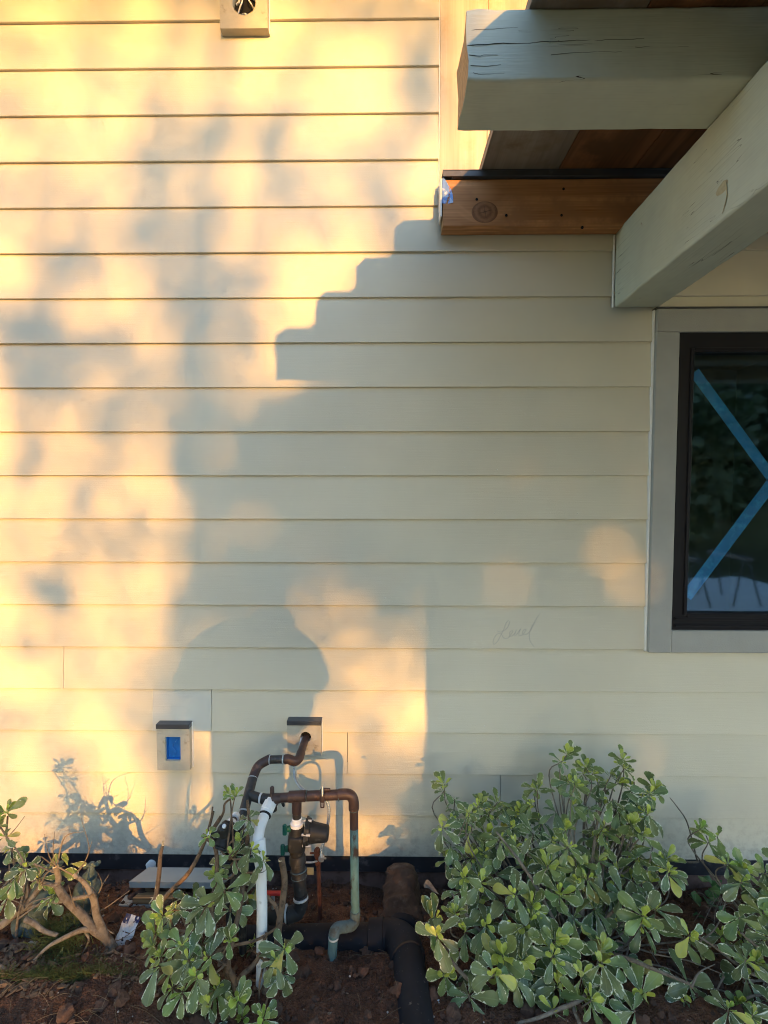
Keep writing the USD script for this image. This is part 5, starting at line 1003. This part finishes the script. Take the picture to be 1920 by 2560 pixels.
c2 = np.stack([np.interp(tt, sg, c2[:, k]) for k in range(3)], 1)
tag(obj('flexible_conduit', tube(c2, .0046 + .0009 * np.sin(tt * 2 * np.pi / .0055), 8), MAT['conduit_metal'], smooth=60), 'short end of silver conduit under the shrub by the drain pipe', 'conduit')

# ------------------------------------------------------------------ what stands behind the camera: the photographer, trees, slope
def limb(chain):
    ms = []
    for (a, ra), (b, rb_) in zip(chain[:-1], chain[1:]):
        h = m3.Manifold.batch_hull([m3.Manifold.sphere(ra, 14).translate(tuple(map(float, a))), m3.Manifold.sphere(rb_, 14).translate(tuple(map(float, b)))]); ms.append(h)
    return m3.Manifold.batch_boolean(ms, m3.OpType.Add)
def soft(man_, edge=.02, it=8):
    mm = man_.refine_to_length(edge).to_mesh(); t = trimesh.Trimesh(np.array(mm.vert_properties[:, :3]), np.array(mm.tri_verts)); trimesh.smoothing.filter_taubin(t, iterations=it); return t
PX, PY = -.03, -2.06
def bp(x, y, z): return np.array([PX + x, PY + y, z])
A = np.array
ph_c = EYE + [0, -.020, -.02]
HL, HR = ph_c + [-.052, -.035, -.085], ph_c + [.052, -.035, -.085]
hd = bp(0, .03, 1.495)
legs = [limb([(bp(s * .085, 0, .86), .088), (bp(s * .09, .02, .47), .055), (bp(s * .095, -.01, .10), .038), (bp(s * .10, .0, .045), .040), (bp(s * .105, .13, .03), .028)]) for s in (-1, 1)]
torso = limb([(bp(0, 0, .90), .125), (bp(0, .0, 1.05), .112), (bp(0, .0, 1.25), .118), (bp(0, .0, 1.335), .080), (bp(0, .015, 1.40), .058), (bp(0, .025, 1.45), .058)])
arms = []
for s, Hn in ((-1, HL), (1, HR)):
    S0 = bp(s * .150, .0, 1.315); El = bp(s * .172, .13, 1.33) ; arms.append(limb([(bp(s * .06, 0, 1.325), .06), (S0, .052), (El, .040), (Hn - [0, .045, .01], .027), (Hn, .028)]))
    for k in range(4):
        b0 = Hn + [0, .01, .022 - k * .017]; arms.append(limb([(b0, .009), (b0 + [-s * .006, .028, 0], .0085), (b0 + [-s * (.032 - k * .003), .034, .002], .0075)]))
    arms.append(limb([(Hn + [0, .0, .02], .011), (Hn + [-s * .018, .005, .036], .0095), (Hn + [-s * .036, .010, .038], .0085)]))
head = m3.Manifold.batch_hull([m3.Manifold.sphere(.076, 20).translate(tuple(hd + [0, -.012, .035])), m3.Manifold.sphere(.070, 20).translate(tuple(hd + [0, .018, .03])), m3.Manifold.sphere(.036, 16).translate(tuple(hd + [0, .045, -.062])), m3.Manifold.sphere(.045, 16).translate(tuple(hd + [0, .0, -.05]))])
nose = m3.Manifold.batch_hull([m3.Manifold.sphere(.010, 8).translate(tuple(hd + [0, .086, .012])), m3.Manifold.sphere(.013, 8).translate(tuple(hd + [0, .098, -.016]))])
ears = [m3.Manifold.sphere(.022, 10).scale((.4, .8, 1.2)).translate(tuple(hd + [s * .078, -.005, .0])) for s in (-1, 1)]
allb = m3.Manifold.batch_boolean(legs + [torso] + arms + [head, nose] + ears, m3.OpType.Add)
per = thing('person', 'person in a wide floppy sun hat standing to photograph the wall, seen as a shadow', 'person', bp(0, 0, 0))
obj('body', soft(allb, .02, 6), MAT['skin'], per, smooth=True)
obj('shirt', soft(limb([(bp(0, 0, .90), .142), (bp(0, 0, 1.05), .126), (bp(0, 0, 1.25), .130), (bp(0, 0, 1.335), .090)]) + limb([(bp(-.06, 0, 1.325), .066), (bp(-.150, 0, 1.315), .062), (bp(-.165, .075, 1.322), .054)]) + limb([(bp(.06, 0, 1.325), .066), (bp(.150, 0, 1.315), .062), (bp(.165, .075, 1.322), .054)]), .025, 8), MAT['shirt'], per, smooth=True)
obj('trousers', soft(limb([(bp(0, 0, .90), .138), (bp(0, 0, .86), .13)]) + limb([(bp(-.085, 0, .86), .1), (bp(-.09, .02, .47), .070), (bp(-.095, -.01, .12), .056)]) + limb([(bp(.085, 0, .86), .1), (bp(.09, .02, .47), .070), (bp(.095, -.01, .12), .056)]), .025, 8), MAT['jeans'], per, smooth=True)
for s in (-1, 1): obj('shoe', m3.Manifold.batch_hull([m3.Manifold.sphere(.045, 14).translate(tuple(bp(s * .10, -.02, .045))), m3.Manifold.sphere(.038, 14).translate(tuple(bp(s * .107, .15, .036))), m3.Manifold.sphere(.03, 10).translate(tuple(bp(s * .105, .06, .07)))]), MAT['black_rubber'], per, smooth=True)
for s in (-1, 1): obj('eye', lump(hd + [s * .030, .082, .022], (.011, .006, .008), 1, 2, 0), MAT['dark_void'], per, smooth=True)
obj('mouth', lump(hd + [0, .080, -.046], (.022, .006, .005), 1, 2, 0), MAT['rust'], per, smooth=True)
obj('hair', lump(hd + [0, -.022, .02], (.085, .082, .105), 1, 3, .08), MAT['bark_brown'], per, smooth=True)
hz = hd + [0, -.005, .055]
def hat():
    prof = [(.0, .098), (.06, .094), (.11, .080), (.150, .055), (.185, .020), (.215, -.022), (.240, -.066), (.258, -.110), (.262, -.150), (.256, -.152), (.248, -.108), (.230, -.070), (.206, -.030), (.176, .012), (.142, .046), (.104, .070), (.056, .084), (.0, .088)]
    n = 48; V = []; 
    for r_, z_ in prof:
        for k in range(n):
            a = 2 * np.pi * k / n; rip = 1 + (.05 * math.sin(2 * a + .8) + .03 * math.sin(5 * a)) * min(1, r_ / .26); dz_ = (.022 * math.sin(2 * a + .4) + .012 * math.sin(3 * a)) * max(0, (r_ - .11) / .15)
            V.append(hz + [r_ * rip * math.cos(a), r_ * rip * math.sin(a), z_ + dz_])
    f = [(i * n + j, i * n + (j + 1) % n, (i + 1) * n + (j + 1) % n, (i + 1) * n + j) for i in range(len(prof) - 1) for j in range(n)]
    return np.array(V), np.array(f)
obj('sun_hat', hat(), MAT['straw_hat'], per, smooth=True)
ph_ = thing('mobile_phone', 'black mobile phone held out in front of the person in the sun hat', 'phone', ph_c)
obj('case', box(ph_c[0] - .036, ph_c[0] + .036, ph_c[1] - .004, ph_c[1] + .004, ph_c[2] - .10, ph_c[2] + .05, .003), MAT['phone'], ph_)

# light that comes through the trees, as a share of the sun, by where it lands on the siding
def lit_map(px, py):
    xb = np.interp(py, [-900, 0, 480, 560, 640, 740, 850, 900, 960, 1050, 1200, 1350, 1480, 1560, 1640, 1700, 1760, 1850, 2000, 2200, 2600], [3600, 3300, 2700, 1900, 1450, 1200, 960, 840, 680, 550, 490, 500, 515, 545, 600, 760, 820, 850, 830, 740, 700])
    L = .96 / (1 + np.exp(-(xb - px) / 13.0))
    def g(cx, cyy, rx, ry): return np.exp(-((px - cx) / rx) ** 2 - ((py - cyy) / ry) ** 2)
    def blob(cx, cyy, rx, ry, e=3): return 1 / (1 + np.exp(e * 2.2 * (np.sqrt(((px - cx) / rx) ** 2 + ((py - cyy) / ry) ** 2) - 1)))
    L = np.maximum(L, .96 * blob(900, 1775, 215, 205)); L = np.maximum(L, .9 * blob(780, 1850, 140, 330)); L = np.maximum(L, .08 * blob(1555, 1465, 75, 60)); L = np.maximum(L, .55 * blob(900, 2050, 70, 120))
    for cx, cyy, rx, ry, k in [(400, 600, 150, 200, .62), (60, 215, 60, 50, .22), (150, 240, 70, 60, .2), (140, 365, 70, 50, .2), (480, 330, 120, 60, .25), (50, 610, 50, 60, .35), (120, 700, 60, 60, .45), (600, 640, 110, 110, .30), (620, 880, 110, 110, .45), (60, 830, 50, 90, .3), (300, 1120, 70, 250, .45), (160, 1330, 60, 200, .35), (300, 1450, 35, 150, .4), (80, 1960, 110, 90, .6), 
                               (988, 1690, 24, 130, .6), (880, 560, 110, 70, .25), (720, 470, 90, 60, .25), (245, 900, 60, 120, .35), (250, 2110, 70, 50, .3), (640, 330, 90, 110, .2), (840, 1960, 60, 50, .4), (700, 280, 40, 160, .2), (560, 560, 50, 160, .3)]:
        L = L * (1 - k * g(cx, cyy, rx, ry))
    p = np.stack([px / 85.0, py / 520.0, 0 * px], -1); n = meshkit.fbm(p + 3.3, 3, 17); p2 = np.stack([px / 55.0, py / 80.0, 0 * px], -1); n2 = meshkit.fbm(p2, 2, 29)
    m_ = np.clip(.57 + 1.0 * (n - .46) + .12 * (n2 - .5), .18, .64); m_ = np.where((px > 330) & (py > 1480), np.maximum(m_, .54), m_); m_ = np.where(py < 330, np.maximum(m_, .46), m_)
    return L * m_
rt = np.random.default_rng(61)
TR = [('leafy tree behind the person, its thin left crown letting most of the sun through', 2.7, 17.4), ('leafy tree behind the person with a dense dark crown, next to the thin one', 4.6, 20.2), ('dense leafy tree farther right behind the porch', 6.4, 18.6), ('leafy tree beyond the others, seen only by its high dapple', 3.8, 22.4)]
cells = .05; gx = np.arange(-2.6, 2.6, cells); gz_ = np.arange(-1.5, 3.4, cells); GX, GZ = np.meshgrid(gx, gz_)
# siding point (x, z above the camera) to photograph pixel
c = np.stack([GX, 0 * GX + CD, GZ], -1); dep = c @ FWD; PXm = 960 + F * (c @ RT) / dep; PYm = 1280 - F * (c @ UP) / dep
Tm = np.clip(lit_map(PXm, PYm), .007, .97); tau = -np.log(Tm); la = .0031
N = rt.poisson(tau * cells * cells / la); k = np.repeat(np.arange(N.size), N.ravel()); n = len(k)
W0 = np.stack([GX.ravel()[k] + rt.uniform(-.5, .5, n) * cells, 0 * k, GZ.ravel()[k] + CZ + rt.uniform(-.5, .5, n) * cells], 1)
tp = np.array([[x, d] for _, x, d in TR]); Dl = rt.uniform(16.0, 23.0, n); Cc = W0 + SUNV * Dl[:, None]
own = np.argmin((Cc[:, None, 0] - tp[None, :, 0]) ** 2 + (Dl[:, None] - tp[None, :, 1]) ** 2, 1)
def leaf_cards(C, s0, s1, rng):
    n = len(C); t = rng.normal(0, 1, (n, 3)); t[:, 2] -= .6; t /= np.linalg.norm(t, axis=1, keepdims=True); b = np.cross(t, rng.normal(0, 1, (n, 3))); b /= np.linalg.norm(b, axis=1, keepdims=True); nn = np.cross(t, b)
    L = rng.uniform(s0, s1, n)[:, None]; W = L * .34; V = np.stack([C - t * L / 2, C - b * W + nn * L * .06, C + t * L / 2, C + b * W + nn * L * .06], 1).reshape(-1, 3); i = np.arange(n)[:, None] * 4
    return V, np.vstack([i + [0, 1, 2], i + [0, 2, 3]])
def tree(name, label, x, d, C, rng, group=None, s=(.10, .17), trunk_r=.16):
    base = np.array([x, -d, ground_z(x, d)]); t = thing(name, label, 'tree', base, group)
    top = C.mean(0); hi = np.percentile(C[:, 2], 92); tr = [base - [0, 0, .1], base * .6 + np.array([top[0], top[1], base[2] + 1.2]) * .4 * np.array([1, 1, 1]), np.array([base[0] * .5 + top[0] * .5, base[1] * .6 + top[1] * .4, (base[2] + top[2]) / 2]), np.array([top[0], top[1], hi])]
    tr[1][2] = base[2] + .9
    obj('trunk', tube(spline(tr, 6), np.linspace(trunk_r, .025, 19), 10), MAT['tree_bark'], t, smooth=True)
    q = spline(tr, 6)
    for i in rng.choice(len(C), min(22, len(C)), False):
        a0 = q[rng.integers(8, 17)]; obj('limb', tube(spline([a0, a0 * .5 + C[i] * .5 + [0, 0, .15], C[i]], 4), np.linspace(.016, .004, 9), 6), MAT['tree_bark'], t, smooth=True)
    obj('crown', leaf_cards(C, s[0], s[1], rng), MAT['tree_leaf'], t)
for i, (lab, x, d) in enumerate(TR):
    tree('leafy_tree', lab, x, d, Cc[own == i], rt)
# garden trees off to the left, out of the sun's way
for i, (x, d, h) in enumerate([(-2.6, 7.2, 7.0), (-5.2, 6.2, 6.5), (-1.2, 11.0, 8.5), (-4.4, 10.5, 8.5), (-7.8, 8.5, 7.5), (-7.5, 4.2, 6.0)]):
    g0 = ground_z(x, d); n = 5200; u = rt.normal(0, 1, (n, 3)); u /= np.linalg.norm(u, axis=1, keepdims=True); rr2 = rt.uniform(.3, 1, n)[:, None] ** .5
    Cq = np.array([x, -d, g0 + h * .58]) + u * rr2 * [1.7, 1.6, h * .44]; Cq += (meshkit.fbm(Cq * .9, 2, 3)[:, None] - .5) * 1.2
    tree('garden_tree', 'leafy garden tree standing behind the viewer, left of the sunlit gap', x, d, Cq, rt, group='garden trees behind the viewer', s=(.18, .34), trunk_r=.13)
# planted slope to the right, which the window mirrors
for i, (x, d, h) in enumerate([(7.2, 11.5, 4.6), (9.6, 13.0, 5.4), (8.4, 15.8, 6.2), (11.6, 15.5, 5.8), (13.8, 17.5, 6.4), (11.0, 20.0, 7.0), (15.8, 21.0, 7.5), (6.6, 17.5, 6.2), (17.5, 17.0, 5.5)]):
    g0 = ground_z(x, d); n = 3600; u = rt.normal(0, 1, (n, 3)); u /= np.linalg.norm(u, axis=1, keepdims=True); rr2 = rt.uniform(.35, 1, n)[:, None] ** .5
    Cq = np.array([x, -d, g0 + h * .52]) + u * rr2 * [1.75, 1.6, h * .54]; Cq += (meshkit.fbm(Cq * .9, 2, 3)[:, None] - .5) * 1.2
    tree('slope_tree', 'dark evergreen tree on the slope that the window glass reflects', x, d, Cq, rt, group='evergreens on the slope behind', s=(.22, .40), trunk_r=.13)
# painter's drop cloth with two sawhorses, mirrored low in the window
gy = np.linspace(-7.6, -4.6, 40); gxx = np.linspace(2.9, 6.6, 48); CX, CYY = np.meshgrid(gxx, gy); CZZ = ground_z(CX, -CYY) + .02 + (meshkit.fbm(np.stack([CX * 2.2, CYY * 2.2, 0 * CX], -1), 4, 6) - .4).clip(0, 1) * .16; ix = np.arange(CX.size).reshape(CX.shape)
tag(obj('drop_cloth', (np.stack([CX.ravel(), CYY.ravel(), CZZ.ravel()], 1), np.stack([ix[:-1, :-1], ix[:-1, 1:], ix[1:, 1:], ix[1:, :-1]], -1).reshape(-1, 4)), MAT['cloth_white'], smooth=True), 'crumpled white drop cloth on the ground, mirrored low in the window', 'drop cloth')
for i, (x, y) in enumerate([(4.25, -5.6), (5.05, -5.75)]):
    t = thing('sawhorse', ['thin-legged dark sawhorse on the drop cloth, nearer the left in the window glass', 'thin-legged dark sawhorse on the drop cloth, nearer the right in the window glass'][i], 'sawhorse', (x, y, .0))
    obj('top_rail', box(x - .04, x + .04, y - .45, y + .45, .68, .74, .004), MAT['steel_dark'], t)
    for sx in (-1, 1):
        for sy2 in (-1, 1): obj('leg', tube([A([x + sx * .03, y + sy2 * .36, .69]), A([x + sx * .20, y + sy2 * .42, .02])], .014, 8), MAT['steel_dark'], t)
